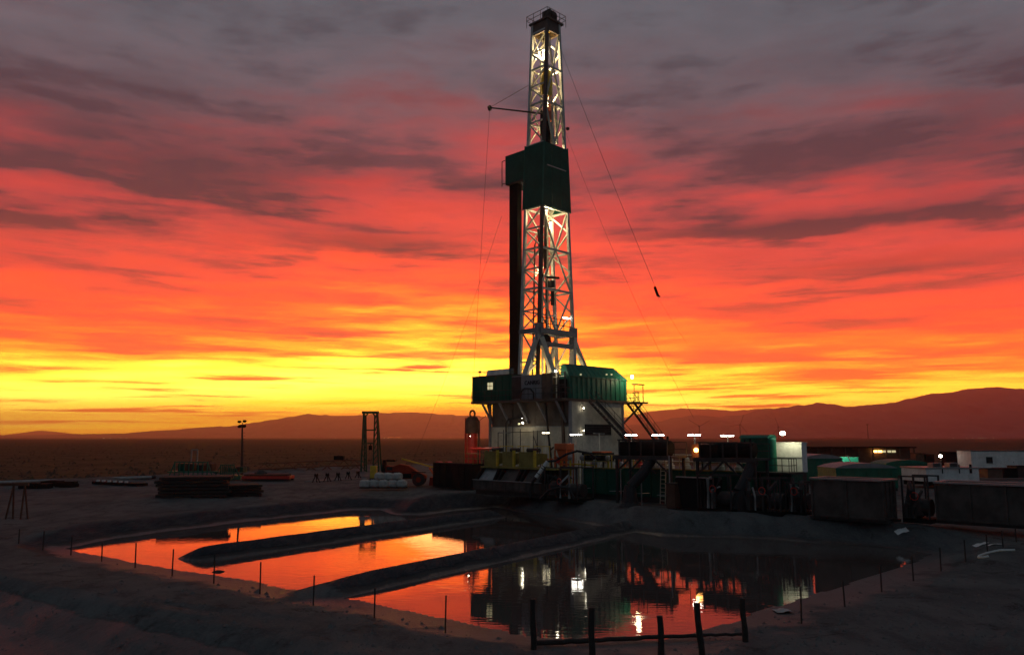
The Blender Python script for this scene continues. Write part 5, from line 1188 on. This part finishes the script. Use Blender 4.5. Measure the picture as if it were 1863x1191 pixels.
# dark vehicles / stores massed in front of the far cabins
for nm, px0, px1, py0, Y in (('dark stack of stores right of the long shed', 1668, 1700, 823, 150), ('dark stack of stores left of the far site cabin', 1722, 1764, 822, 150), ('dark crates in the gap above the second bin', 1796, 1880, 848, 110)):
    a, c = at(px0, py0, Y), at(px1, py0, Y)
    t_ = T_('stores_stack', nm, 'stores', (a.x, Y, 0), group='dark stores behind the cabins')
    w = c.x-a.x; n = max(2, int(w/1.6))
    for k in range(n):
        h = a.z*random.uniform(0.75, 1.0); t_.part('crate', bx(a.x+w*k/n+0.03, a.x+w*(k+1)/n-0.03, Y+random.uniform(0, 0.5), Y+2.5, 0, h), random.choice(('dark_steel', 'brown_steel', 'black_steel')))
        t_.part('lid', bx(a.x+w*k/n, a.x+w*(k+1)/n-0.005, Y-0.05, Y+2.6, h+0.003, h+0.08), 'black_steel')

# ------------------------------------------------------------------ left side of the pad
# dark timber mats
def mat_stack(label, px0, px1, py_b, ztop, depth, rot, n):
    a, c = gs(px0, py_b), gs(px1, py_b); w = (c-a).length; ang = math.atan2(c.y-a.y, c.x-a.x)
    t_ = T_('mat_stack', label, 'timber stack', (0, 0, 0), ang, a, 'dark mat stacks on the left'); t_.base = Vector((0, 0, 0))
    h = ztop/n
    for k in range(n):
        sx_ = random.uniform(-0.25, 0.25)
        for q in range(4):
            t_.part('plank', bx(sx_+0.02, w+sx_+random.uniform(-0.15, 0.15), depth*q/4+0.02, depth*(q+1)/4-0.02, k*h+0.05, (k+1)*h-0.02), 'wood_post')
    t_.part('bearer', [bx(w*f, w*f+0.2, 0, depth, -0.1, 0.045) for f in (0.08, 0.5, 0.9)], 'wood_post')
    return t_
mat_stack('tall black stack of mats left of the low stack', 282, 412, 906, 1.95, 4.0, 0, 6)
mat_stack('low black stack of mats nearer the pit', 416, 478, 903, 1.1, 3.5, 0, 4)
# green skid frames
def green_skid(label, px0, px1, py0, py1, Y, goal):
    a, c = at(px0, py1, Y), at(px1, py0, Y); w = c.x-a.x; h = c.z
    t_ = T_('green_skid', label, 'skid', (a.x, Y, 0), group='green skids on the left'); x0 = a.x
    t_.part('base', bx(x0, x0+w, Y, Y+3, 0, 0.5), 'green_light')
    t_.part('deck', bx(x0, x0+w, Y, Y+3, h*0.45, h*0.45+0.12), 'green_light')
    t_.part('end_frame', [beam((x0+0.2, Y+0.1, 0.5), (x0+0.9, Y+0.1, h), 0.12), beam((x0+w-0.2, Y+0.1, 0.5), (x0+w-0.9, Y+0.1, h), 0.12)], 'green_light')
    for k in range(8):
        x = x0+0.9+k*(w-1.8)/7; t_.part('stanchion', bx(x-0.06, x+0.06, Y+0.05, Y+0.17, 0.5, h), 'green_light')
    t_.part('top_rail', bx(x0+0.8, x0+w-0.8, Y+0.03, Y+0.19, h+0.003, h+0.12), 'green_light')
    for k in range(4): t_.part('machine', bx(x0+1.0+k*w*0.2, x0+1.0+k*w*0.2+w*0.13, Y+0.8, Y+2.4, h*0.45+0.125, h*random.uniform(0.75, 0.95)), random.choice(('dark_steel', 'green_paint')))
    if goal:
        gx0, gx1, gz = at(343.5, 818, Y).x, at(354.5, 818, Y).x, at(349, 818, Y).z
        t_.part('goalpost', [tube((gx0, Y+1, h*0.5), (gx0, Y+1, gz), 0.09, 6), tube((gx1, Y+1, h*0.5), (gx1, Y+1, gz), 0.09, 6), tube((gx0, Y+1, gz), (gx1, Y+1, gz), 0.09, 6)], 'galvanised')
    return t_
green_skid('green railed skid with a tall goalpost frame', 304, 390, 841, 862, 104, True)
green_skid('lower green skid left of the lamp mast', 388, 438, 846, 866, 106, False)
a, c = at(440, 868, 103), at(527, 858, 103)
t_ = T_('red_skid', 'low red skid of pipework right of the lamp mast', 'skid', (a.x, 103, 0))
t_.part('bed', bx(a.x, c.x, 103, 105.4, 0.25, 0.6), 'red_paint'); t_.part('runner', [bx(a.x, c.x, 103.2, 103.5, 0, 0.245), bx(a.x, c.x, 104.9, 105.2, 0, 0.245)], 'dark_steel')
for k in range(6): t_.part('pipe_length', tube((a.x+0.2, 103.3+k*0.36, 0.72), (c.x-0.3-0.3*(k % 2), 103.3+k*0.36, 0.72), 0.13, 8), 'red_paint' if k % 2 else 'rust')
t_.part('hump', [lathe((a.x+2.0, 104.2, 0.6), [(0.9, 0), (0.8, 0.4), (0.3, 0.75)], 10)], 'dark_steel')
# lamp mast
p = at(440, 862, 112); tp = at(441, 768, 112)
t_ = T_('lamp_mast', 'tall mast with four dark floodlights on the left', 'lamp mast', (p.x, 112, 0))
t_.part('pole', tube((p.x, 112, 0), (tp.x, 112, tp.z-0.3), 0.20, 8, 0.10), 'dark_steel')
t_.part('cross_bar', [tube((tp.x-0.5, 112, tp.z-0.35), (tp.x+0.5, 112, tp.z-0.35), 0.05), tube((tp.x, 112, tp.z-0.9), (tp.x, 112, tp.z), 0.05)], 'dark_steel')
for k, (dx, dz_) in enumerate(((-0.36, 0.05), (0.36, 0.12), (-0.30, -0.62), (0.34, -0.58))):
    t_.part('lamp_head', lathe((tp.x+dx, 111.8, tp.z+dz_-0.15), [(0.10, 0), (0.26, 0.08), (0.28, 0.3), (0.12, 0.36)], 8), 'black_steel')
for k in range(14): t_.part('step', tube((p.x-0.25, 111.9, 0.6+k*0.42), (p.x+0.25, 111.9, 0.6+k*0.42), 0.02, 4), 'dark_steel')
# lattice boom lying on trestles
a, c = at(470, 843, 132), at(655, 836, 140)
t_ = T_('lattice_boom', 'long lattice boom lying level on trestles', 'boom', (a.x, a.y, 0))
dvec = (c-a); up = Vector((0, 0, 0.9))
t_.part('chord', [beam(a+o_, c+o_, 0.13) for o_ in (Vector((0, 0, 0)), up*-1, Vector((0, 0.9, 0)), Vector((0, 0.9, -0.9)))], 'rust')
for k in range(18):
    p, q = a+dvec*(k/18), a+dvec*((k+1)/18)
    t_.part('lacing', beam(p if k % 2 else p-up, q-up if k % 2 else q, 0.09), 'rust')
for f in (0.1, 0.17, 0.33, 0.5, 0.66, 0.85, 0.95):
    p = a+dvec*f; zb_ = p.z-0.95
    tr = t_.part('trestle', [beam((p.x-0.8, p.y+0.4, 0), (p.x-0.1, p.y+0.4, zb_), 0.13), beam((p.x+0.8, p.y+0.4, 0), (p.x+0.1, p.y+0.4, zb_), 0.13), beam((p.x-0.5, p.y+0.4, zb_*0.4), (p.x+0.5, p.y+0.4, zb_*0.4), 0.09)], 'rust')
t_.part('hump', bx(at(618, 836, 138).x-0.9, at(618, 836, 138).x+0.7, 137.5, 138.5, at(618, 836, 138).z, at(618, 832, 138).z+0.3), 'black_steel')
# A-frame tower
Y = 130
t_ = T_('a_frame_tower', 'green open A-frame tower standing on the left', 'tower', (at(672, 850, Y).x, Y, 0))
tl, tr_, bl, br = at(662, 750, Y), at(686, 750, Y), at(657, 858, Y), at(689, 858, Y)
il, ir, ibl, ibr = at(665.5, 755, Y), at(682, 755, Y), at(667, 850, Y), at(679, 850, Y)
for (p, q, r_, s_) in ((tl, bl, il, ibl), (tr_, br, ir, ibr)):
    lg = t_.part('leg', [beam(p, Vector((q.x, Y, 0)), 0.26), beam(r_, Vector((s_.x, Y, 0)), 0.22)], 'green_paint')
    for k in range(10):
        f0, f1 = k/10, (k+1)/10; A_, B__ = p.lerp(Vector((q.x, Y, 0)), f0), r_.lerp(Vector((s_.x, Y, 0)), f1)
        t_.part('lacing', beam(A_, B__, 0.12), 'green_paint', lg)
    t_.part('back_leg', beam(p+Vector((0, 0.5, 0)), Vector((q.x, Y+3.0, 0)), 0.24), 'green_paint')
t_.part('head_beam', beam(tl+Vector((-0.3, 0, 0)), tr_+Vector((0.3, 0, 0)), 0.4), 'green_paint')
for s_, (p, q) in enumerate(((at(665, 757, Y), at(670, 751, Y)), (at(683, 757, Y), at(678, 751, Y)))): t_.part('knee', beam(p, q, 0.2), 'green_paint')
t_.part('tie_beam', beam(at(665, 782, Y), at(684, 782, Y), 0.2), 'green_paint')
t_.part('lower_tie', beam(at(668, 806, Y), at(680, 806, Y), 0.16), 'green_paint')
t_.part('hook_block', [tube(at(674, 806, Y), at(674, 812, Y), 0.06), box(at(674, 814, Y), (0.5, 0.3, 0.7))], 'black_steel')
p = at(679, 858, 108)
t_ = T_('yellow_cabinet', 'small yellow cabinet at the foot of the A-frame tower', 'cabinet', (p.x, 108, 0))
t_.part('body', bx(p.x-0.42, p.x+0.42, 108, 108.7, 0.1, at(679, 847, 108).z), 'yellow_paint'); t_.part('door', bx(p.x-0.34, p.x+0.34, 107.96, 107.997, 0.2, at(679, 848, 108).z), 'yellow_paint'); t_.part('plinth', bx(p.x-0.5, p.x+0.5, 107.9, 108.8, 0, 0.095), 'dark_steel')
# telehandler
Y = 92; x0 = at(700, 870, Y).x
t_ = T_('telehandler', 'orange telescopic handler parked behind the white sacks', 'handler', (x0+2, Y, 0))
t_.part('body', extr([(x0, 0.8), (x0+4.6, 0.8), (x0+4.6, 1.2), (x0+3.7, 1.55), (x0+3.0, 2.05), (x0+2.6, 2.3), (x0+1.6, 2.45), (x0+0.9, 2.2), (x0+0.1, 2.3)], 1, Y, Y+1.7), 'dull_red', bevel=0.06)
t_.part('cab', extr([(x0-0.4, 1.5), (x0+0.0, 1.5), (x0+0.0, 2.9), (x0-0.3, 2.9)], 1, Y+0.1, Y+1.2), 'black_steel')
t_.part('exhaust_cover', bx(x0+0.1, x0+1.1, Y+0.3, Y+1.3, 2.72, 2.95), 'black_steel', bevel=0.05)
bm_ = t_.part('boom', beam((x0+1.6, Y+1.9, 3.0), (x0+5.4, Y+1.9, 2.0), 0.16), 'yellow_paint'); t_.part('boom_head', beam((x0+4.8, Y+1.9, 2.0), (x0+5.6, Y+1.9, 0.9), 0.2), 'orange_paint', bm_)
for x in (x0+0.8, x0+3.8):
    for y in (Y-0.05, Y+1.5):
        w_ = t_.part('wheel', tube((x, y, 0.72), (x, y+0.42, 0.72), 0.72, 18), 'black_rubber'); t_.part('rim', tube((x, y-0.02, 0.72), (x, y-0.003, 0.72), 0.30, 12), 'dull_red', w_)
t_.part('bucket', extr([(x0+5.0, 0.1), (x0+6.0, 0.1), (x0+5.6, 0.9), (x0+5.1, 1.0)], 1, Y-0.2, Y+2.0), 'dull_red')
t_.part('mud_guard', [bx(x-0.8, x+0.8, Y-0.1, Y+0.4, 1.5, 1.58) for x in (x0+0.8, x0+3.8)], 'black_steel')
t_.part('window', bx(x0+0.15, x0+0.85, Y-0.03, Y-0.003, 1.75, 2.15), 'glass_dark')
t_.part('side_locker', bx(x0+1.5, x0+3.0, Y-0.12, Y-0.003, 0.9, 1.4), 'black_steel')
# white bulk sacks on pallets
def sack(label, x, y, z, s=1.0, pallet=False):
    t_ = T_('bulk_sack', label, 'sack', (x, y, z), group='white bulk sacks on pallets')
    if pallet:
        t_.part('pallet', [bx(x-0.55, x+0.55, y-0.5+q*0.35, y-0.2+q*0.35, z, z+0.12) for q in range(3)], 'wood_post')
        z += 0.125
    n = 16; prof = [(0.42, 0.0), (0.53, 0.06), (0.56, 0.18), (0.55, 0.30), (0.57, 0.42), (0.54, 0.55), (0.55, 0.66), (0.48, 0.80), (0.30, 0.88), (0.12, 0.93)]; sd_ = random.uniform(0, 50); vs_ = []
    for r_, h in prof:
        for k in range(n):
            a_ = 2*PI*k/n; q = r_*(1+0.18*abs(math.sin(2*a_))**2)*(1+0.16*mnoise.noise((math.cos(a_)*2.2+sd_, math.sin(a_)*2.2, h*5))); vs_.append((x+q*math.cos(a_), y+q*math.sin(a_), z+h*s*(1+0.10*mnoise.noise((math.cos(a_)*1.5, sd_, math.sin(a_)*1.5)))))
    fs = [(i*n+k, i*n+(k+1) % n, (i+1)*n+(k+1) % n, (i+1)*n+k) for i in range(len(prof)-1) for k in range(n)]+[tuple(range(n))[::-1], tuple(range(len(vs_)-n, len(vs_)))]
    t_.part('bag', (vs_, fs), 'sack_cloth', smooth=True)
    for s_ in (-1, 1): t_.part('lifting_strap', pipe([(x+s_*0.3, y-0.3, z+0.75*s), (x+s_*0.3, y-0.25, z+0.95*s), (x+s_*0.3, y-0.1, z+0.8*s)], 0.025, 4), 'sack_cloth')
Y = 88.5
pa, pb = at(664, 888, Y).x, at(731, 888, Y).x
ordn = ('first', 'second', 'third', 'fourth', 'fifth')
for k in range(5):
    x = pa+(pb-pa)*k/4
    sack('white bulk sack, bottom row, %s from the left' % ordn[k], x, Y+0.15*(k % 2), 0.0, 0.85, True)
for k in range(3):
    x = pa+(pb-pa)*(k+1.6)/4.2
    sack('white bulk sack, upper row, %s from the left' % ordn[k], x, Y+0.4, 0.93, 0.75)
# little pipe stands in a row
a, c = gs(575, 877), gs(651, 871)
for k in range(5):
    p = a.lerp(c, k/4); p.z = hz1(p.x, p.y)
    t_ = T_('pipe_stand', ('nearest of five small black stands in a row', 'second of five small black stands from the left', 'middle of five small black stands', 'fourth of five small black stands from the left', 'farthest of five small black stands, nearest the tower')[k], 'stand', p, group='row of small black stands')
    t_.part('leg', [beam(p+Vector((-0.45, 0, 0)), p+Vector((0, 0, 0.95)), 0.10), beam(p+Vector((0.45, 0, 0)), p+Vector((0, 0, 0.95)), 0.10), beam(p+Vector((0, 0.45, 0)), p+Vector((0, 0, 0.95)), 0.10)], 'black_steel')
    t_.part('cradle', extr([(p.x-0.25, p.z+0.75), (p.x+0.25, p.z+0.75), (p.x+0.18, p.z+1.1), (p.x, p.z+0.95), (p.x-0.18, p.z+1.1)], 1, p.y-0.1, p.y+0.1), 'black_steel')
solo('pipe_length', 'thin pale pipe lying along the row of black stands', 'pipe', tube(a+Vector((-1.5, 0.6, 0.08)), c+Vector((1, 0.6, 0.08)), 0.07, 6), 'galvanised', a)
# pipes and scrap along the pad edge at far left
a, c = gs(0, 889), gs(275, 872)
for k, (dx, lab) in enumerate(((0, 'pale pipe lying along the far left pad edge'), (1.2, 'second pipe lying behind the pale one at far left'))):
    solo('line_pipe', lab, 'pipe', tube(a+Vector((-12, dx-1, 0.3)), c+Vector((0, dx, 0.3)), 0.22, 8), 'galvanised' if k == 0 else 'dark_steel', a)
for k, (px, py) in enumerate(((100, 884), (118, 886), (60, 889))):
    p = gs(px, py); solo('scrap_heap', ('dark heap of scrap at the far left edge, right one', 'small dark scrap lump beside the far left heap', 'flat dark scrap pile leftmost on the pad edge')[k], 'scrap', [box(p+Vector((random.uniform(-1, 1), random.uniform(0, 1.5), 0.25)), (random.uniform(0.6, 1.8), 0.8, random.uniform(0.3, 0.8))) for _ in range(6)], 'black_steel', p)
p0, p1 = gs(178, 880), gs(258, 884)
t_ = T_('scrap_tray', 'long tray with a row of pale fittings at far left', 'tray', p0); t_.part('tray', [beam(p0+Vector((0, 0, 0.2)), p1+Vector((0, 0, 0.2)), 1.6, 0.3)], 'black_steel')
for k in range(6): q = p0.lerp(p1, 0.05+k*0.13); t_.part('fitting', box(q+Vector((0, -0.5, 0.45)), (0.3, 0.3, 0.18)), 'white_trailer')
# sawhorse at far left
p = gs(28, 944); hzt = (944-884)/F_PX*p.y
t_ = T_('sawhorse', 'rusty pipe sawhorse at the far left edge of the pit', 'sawhorse', p)
for s_ in (-0.55, 0.55): t_.part('leg', [beam(p+Vector((s_-0.18, 0, 0)), p+Vector((s_*0.75, 0.15, hzt)), 0.09), beam(p+Vector((s_+0.18, 0.3, 0)), p+Vector((s_*0.75, 0.15, hzt)), 0.09)], 'rust')
t_.part('top_bar', beam(p+Vector((-2.2, 0.15, hzt)), p+Vector((0.7, 0.15, hzt+0.05)), 0.22), 'rust')

# ------------------------------------------------------------------ fences round the pit
tpos = [(34, 988, 28), (78, 1000, 36), (129, 1009, 36), (185, 1020, 36), (246, 1032, 46), (313, 1047, 50), (389, 1060, 54), (473, 1079, 58), (570, 1100, 55), (681, 1123, 56), (810, 1150, 68),
        (1458, 1133, 68), (1537, 1103, 48), (1604, 1076, 50), (1662, 1056, 47), (1712, 1038, 44), (1757, 1022, 42), (1797, 1006, 36), (1825, 995, 32), (1849, 986, 28)]
for k, (px, py, h) in enumerate(tpos):
    p = gs(px, py, BENCH); hh = h/F_PX*p.y
    side = 'left' if px < 900 else 'right'
    n_ = sorted([q for q in tpos if (q[0] < 900) == (px < 900)], key=lambda q: -q[1]).index((px, py, h))
    w_ = ('nearest', 'second', 'third', 'fourth', 'fifth', 'sixth', 'seventh', 'eighth', 'ninth', 'tenth', 'eleventh')[n_]
    t_ = T_('fence_post', 'thin steel fence post, %s to the viewer on the %s side of the pit' % (w_, side), 'fence post', p, group='thin steel posts round the pit')
    ln = Vector((random.uniform(-0.03, 0.03), random.uniform(-0.03, 0.03), hh)); p = p-Vector((0, 0, 0.1))
    t_.part('stake', beam(p, p+ln, 0.055, 0.05), 'dark_steel'); t_.part('flange', beam(p+Vector((0, -0.03, 0)), p+ln+Vector((0, -0.03, -0.08)), 0.012, 0.04), 'dark_steel')
wpos = [(970, 1180, 1095, 0.0), (1076, 1206, 1112, -0.02), (1205, 1216, 1127, 0.03), (1280, 1212, 1105, 0.08), (1357, 1166, 1093, 0.05)]
WP = []
for k, (px, py, pt, lean) in enumerate(wpos):
    p = gs(px, py, BENCH); hh = (py-pt)/F_PX*p.y*1.0; rr = 0.10
    n = 9; vs_ = []; rings = 9
    for i in range(rings):
        f = i/(rings-1)
        for q in range(n):
            a_ = 2*PI*q/n; r_ = rr*(1-0.12*f)*(1+0.16*mnoise.noise((q*0.9+k*7, f*5, k)))
            vs_.append((p.x-lean*hh*f+0.04*mnoise.noise((f*2, k, 0))+r_*math.cos(a_), p.y+r_*math.sin(a_), p.z-0.15+(hh+0.15)*f+(0.05*mnoise.noise((q, k*3, 9)) if i == rings-1 else 0)))
    fs = [(i*n+q, i*n+(q+1) % n, (i+1)*n+(q+1) % n, (i+1)*n+q) for i in range(rings-1) for q in range(n)]+[tuple(range(len(vs_)-n, len(vs_)))]
    solo('timber_post', ('leftmost rough timber post at the near edge of the pit', 'second rough timber post from the left', 'middle rough timber post, shortest in view', 'leaning rough timber post, fourth from the left', 'rightmost rough timber post at the near edge of the pit')[k],
         'timber post', (vs_, fs), 'wood_post', (p.x, p.y, p.z), group='rough timber posts in front')
    WP.append(p)
rl = [gs(972, 1176, BENCH), gs(1076, 1171, BENCH), gs(1204, 1164, BENCH), gs(1283, 1161, BENCH), gs(1360, 1159, BENCH)]
for k in range(4):
    a, c = rl[k]+Vector((0, 0, 0.12)), rl[k+1]+Vector((0, 0, 0.12)); pts = [a.lerp(c, f/8)+Vector((0, 0, 0.05*mnoise.noise((f*0.7, k*5.0, 2)))) for f in range(9)]
    solo('timber_rail', ('dark log rail between the first and second timber posts', 'dark log rail between the second and third timber posts', 'dark log rail between the third and fourth timber posts', 'dark log rail between the fourth and last timber posts')[k], 'rail', pipe(pts, 0.085-0.012*k, 7), 'wood_post', (a.x, a.y, a.z-0.1), group='log rails between the timber posts')
# ------------------------------------------------------------------ litter
def sheet(name, label, cat, p, w, h, m, seed):
    n = 7; vs_ = []
    for j in range(n):
        for i in range(n):
            x, y = (i/(n-1)-0.5)*w, (j/(n-1)-0.5)*h
            vs_.append((p.x+x, p.y+y, hz1(p.x+x, p.y+y)+0.03+0.10*max(0, mnoise.noise((x*3, y*3, seed))+0.45)*(1-(abs(x)/w)*1.2)))
    fs = [(j*n+i, j*n+i+1, (j+1)*n+i+1, (j+1)*n+i) for j in range(n-1) for i in range(n-1)]
    return solo(name, label, cat, (vs_, fs), m, p, smooth=True)
sheet('plastic_sack', 'pale crumpled plastic sack lying on the right bank', 'sack', gs(1424, 1112, BENCH), 0.62, 0.8, 'sack_cloth', 3.0)
p = gs(1776, 1015, BENCH)
solo('hose', 'pale hose lying curled on the dirt at right', 'hose', pipe([Vector((p.x+x, p.y+y, hz1(p.x+x, p.y+y)+0.05)) for x, y in ((0.35, -0.55), (0.1, -0.5), (0.0, -0.2), (0.2, 0.1), (0.7, 0.25), (1.4, 0.2), (2.1, 0.0))], 0.06), 'white_trailer', p, smooth=True)
for k, (px, py, lab) in enumerate(((1784, 991, 'pale scrap of plastic left of a right-hand post'), (1808, 991, 'pale scrap of plastic right of a right-hand post'), (1640, 958, 'pale stick of litter below the first bin'), (1795, 951, 'pale litter below the second bin'), (1848, 953, 'pale litter at the right edge under the second bin'))):
    sheet('plastic_scrap', lab, 'litter', gs(px, py, -0.2), 0.75, 0.5, 'white_trailer', 7.0+k)
p = gs(710, 1005, -0.6)
t_ = T_('float', 'small grey float stranded on the middle bank of the pit', 'float', p); t_.part('body', lathe(p-Vector((0, 0, 0.08)), [(0.40, 0), (0.46, 0.12), (0.36, 0.30), (0.1, 0.38)], 12), 'grey_paint', smooth=True); t_.part('neck', tube(p+Vector((-0.35, 0, 0.1)), p+Vector((-0.55, 0, 0.42)), 0.05), 'grey_paint')
p = gs(397, 1043, WATER+0.1)
solo('clod', 'dark clod at the near shore of the left pool', 'rock', lathe(p-Vector((0, 0, 0.12)), [(0.42, 0), (0.45, 0.15), (0.3, 0.34), (0.08, 0.40)], 9), 'wood_post', p)
# stones strewn over the bench
me_v, me_f = [], []
for k in range(5200):
    px, py = random.uniform(-60, 1920), random.uniform(1000, 1240)
    q = gp(px, py, BENCH)
    if random.random() > 0.6 and px < 1300: continue
    x, y = q.x, q.y; z = hz1(x, y) if False else None
    me_v.append((x, y))
XY = np.array(me_v); sdv = poly_sd(XY[:, 0], XY[:, 1], SHORE); XY = XY[sdv > 1.0]; ZZ = height(XY[:, 0], XY[:, 1])
sv_, sf_ = [], []
for (x, y), z in zip(XY, ZZ):
    r_ = min(0.22, 0.024+random.expovariate(1/0.03)); k = len(sv_); a0 = random.uniform(0, 6)
    for i in range(5): sv_.append((x+r_*math.cos(a0+i*1.257)*random.uniform(0.7, 1.2), y+r_*math.sin(a0+i*1.257)*random.uniform(0.7, 1.2), z-0.01))
    sv_.append((x+random.uniform(-.3, .3)*r_, y, z+r_*random.uniform(0.4, 0.9))); sf_ += [(k+i, k+(i+1) % 5, k+5) for i in range(5)]
mat('stone', (0.13, 0.125, 0.12), 0.9, 0, 0.5, 4)
tag(mesh_obj('loose_stones', sv_, sf_, 'stone'), 'small loose stones strewn over the near bank', kind='stuff')

# low desert scrub beyond the pad
gv_, gf_ = [], []
pe = np.array(PAD_EDGE)
YS = 95+700*rng.random(4200)**2.2; XS = rng.uniform(-0.75, 0.35, 4200)*YS
keep = (YS > np.interp(XS, pe[:, 0], pe[:, 1])+4) & ~((XS > -5) & (YS < 230)); XS, YS = XS[keep], YS[keep]
for x, Y_, z in zip(XS, YS, height(XS, YS)):
    r_ = random.uniform(0.12, 0.45); k0 = len(gv_)
    for i in range(6):
        a_ = i*PI/3+random.uniform(-.3, .3); q = r_*random.uniform(0.6, 1.2); gv_.append((x+q*math.cos(a_), Y_+q*math.sin(a_), z-0.05+random.uniform(0, 0.25)*r_))
    gv_.append((x+random.uniform(-.2, .2), Y_, z+r_*random.uniform(0.6, 1.1))); gf_ += [(k0+i, k0+(i+1) % 6, k0+6) for i in range(6)]
mat('dry_scrub', (0.058, 0.042, 0.025), 0.95, 0, 0.5, 1.0)
tag(mesh_obj('desert_scrub', gv_, gf_, 'dry_scrub'), 'low dry scrub dotted over the open desert', kind='stuff')

# ------------------------------------------------------------------ far away: wind turbines, lights of a town
for k, (px, py, Y, r_, lab) in enumerate(((1272, 775, 2300, 34, 'faint wind turbine just left of the first tube lamp pair'), (1346, 772, 2500, 32, 'faint wind turbine above the right-hand raised centrifuge'), (1416, 777, 2700, 34, 'faint wind turbine behind the green hut lamp'), (1578, 772, 2600, 1, 'faint far mast above the low tanks'))):
    p = at(px, py, Y)
    t_ = T_('wind_turbine', lab, 'wind turbine', (p.x, Y, 0), group='far wind turbines')
    t_.part('tower', tube((p.x, Y, -1), (p.x, Y, p.z), 1.7, 8, 1.0), 'dark_steel'); t_.part('nacelle', box((p.x, Y, p.z), (4, 8, 3)), 'dark_steel')
    if r_ > 5:
        for q in range(3):
            an = k*0.7+0.5+q*2*PI/3; t_.part('blade', beam((p.x, Y-4.5, p.z), (p.x+r_*math.cos(an), Y-4.5, p.z+r_*math.sin(an)), 1.6, 0.8), 'dark_steel')
for k in range(24):
    px = random.choice((random.uniform(1580, 1840), random.uniform(1580, 1840), random.uniform(600, 800), random.uniform(180, 240)))
    p = at(px, random.uniform(797.5, 803), 3000)
    o = solo('town_light', 'tiny pale light of a far-off settlement on the plain', 'light', lathe((p.x, 3000, 1.0), [(0.3, 0), (1.1, 0.6), (1.1, 1.4), (0.3, 2.0)], 6), 'window_glow', (p.x, 3000, 1.0), group='lights of a far settlement')

# ------------------------------------------------------------------ haze: one closed box of thin evening air
hv = [(x, y, z) for z in (-4, 560) for x, y in ((-13000, -50), (13000, -50), (13000, 20000), (-13000, 20000))]
m = bpy.data.materials.new('evening_haze'); m.use_nodes = True; nt = m.node_tree; nt.nodes.clear()
pv = nt.nodes.new('ShaderNodeVolumePrincipled'); pv.inputs['Color'].default_value = (0.95, 0.55, 0.62, 1)
pv.inputs['Density'].default_value = 1.1e-4; pv.inputs['Anisotropy'].default_value = 0.80
mo = nt.nodes.new('ShaderNodeOutputMaterial'); nt.links.new(pv.outputs[0], mo.inputs['Volume'])
hz = mesh_obj('haze', hv, [(3, 2, 1, 0), (4, 5, 6, 7), (0, 1, 5, 4), (1, 2, 6, 5), (2, 3, 7, 6), (3, 0, 4, 7)], m)
tag(hz, 'thin evening haze over the desert', kind='stuff')
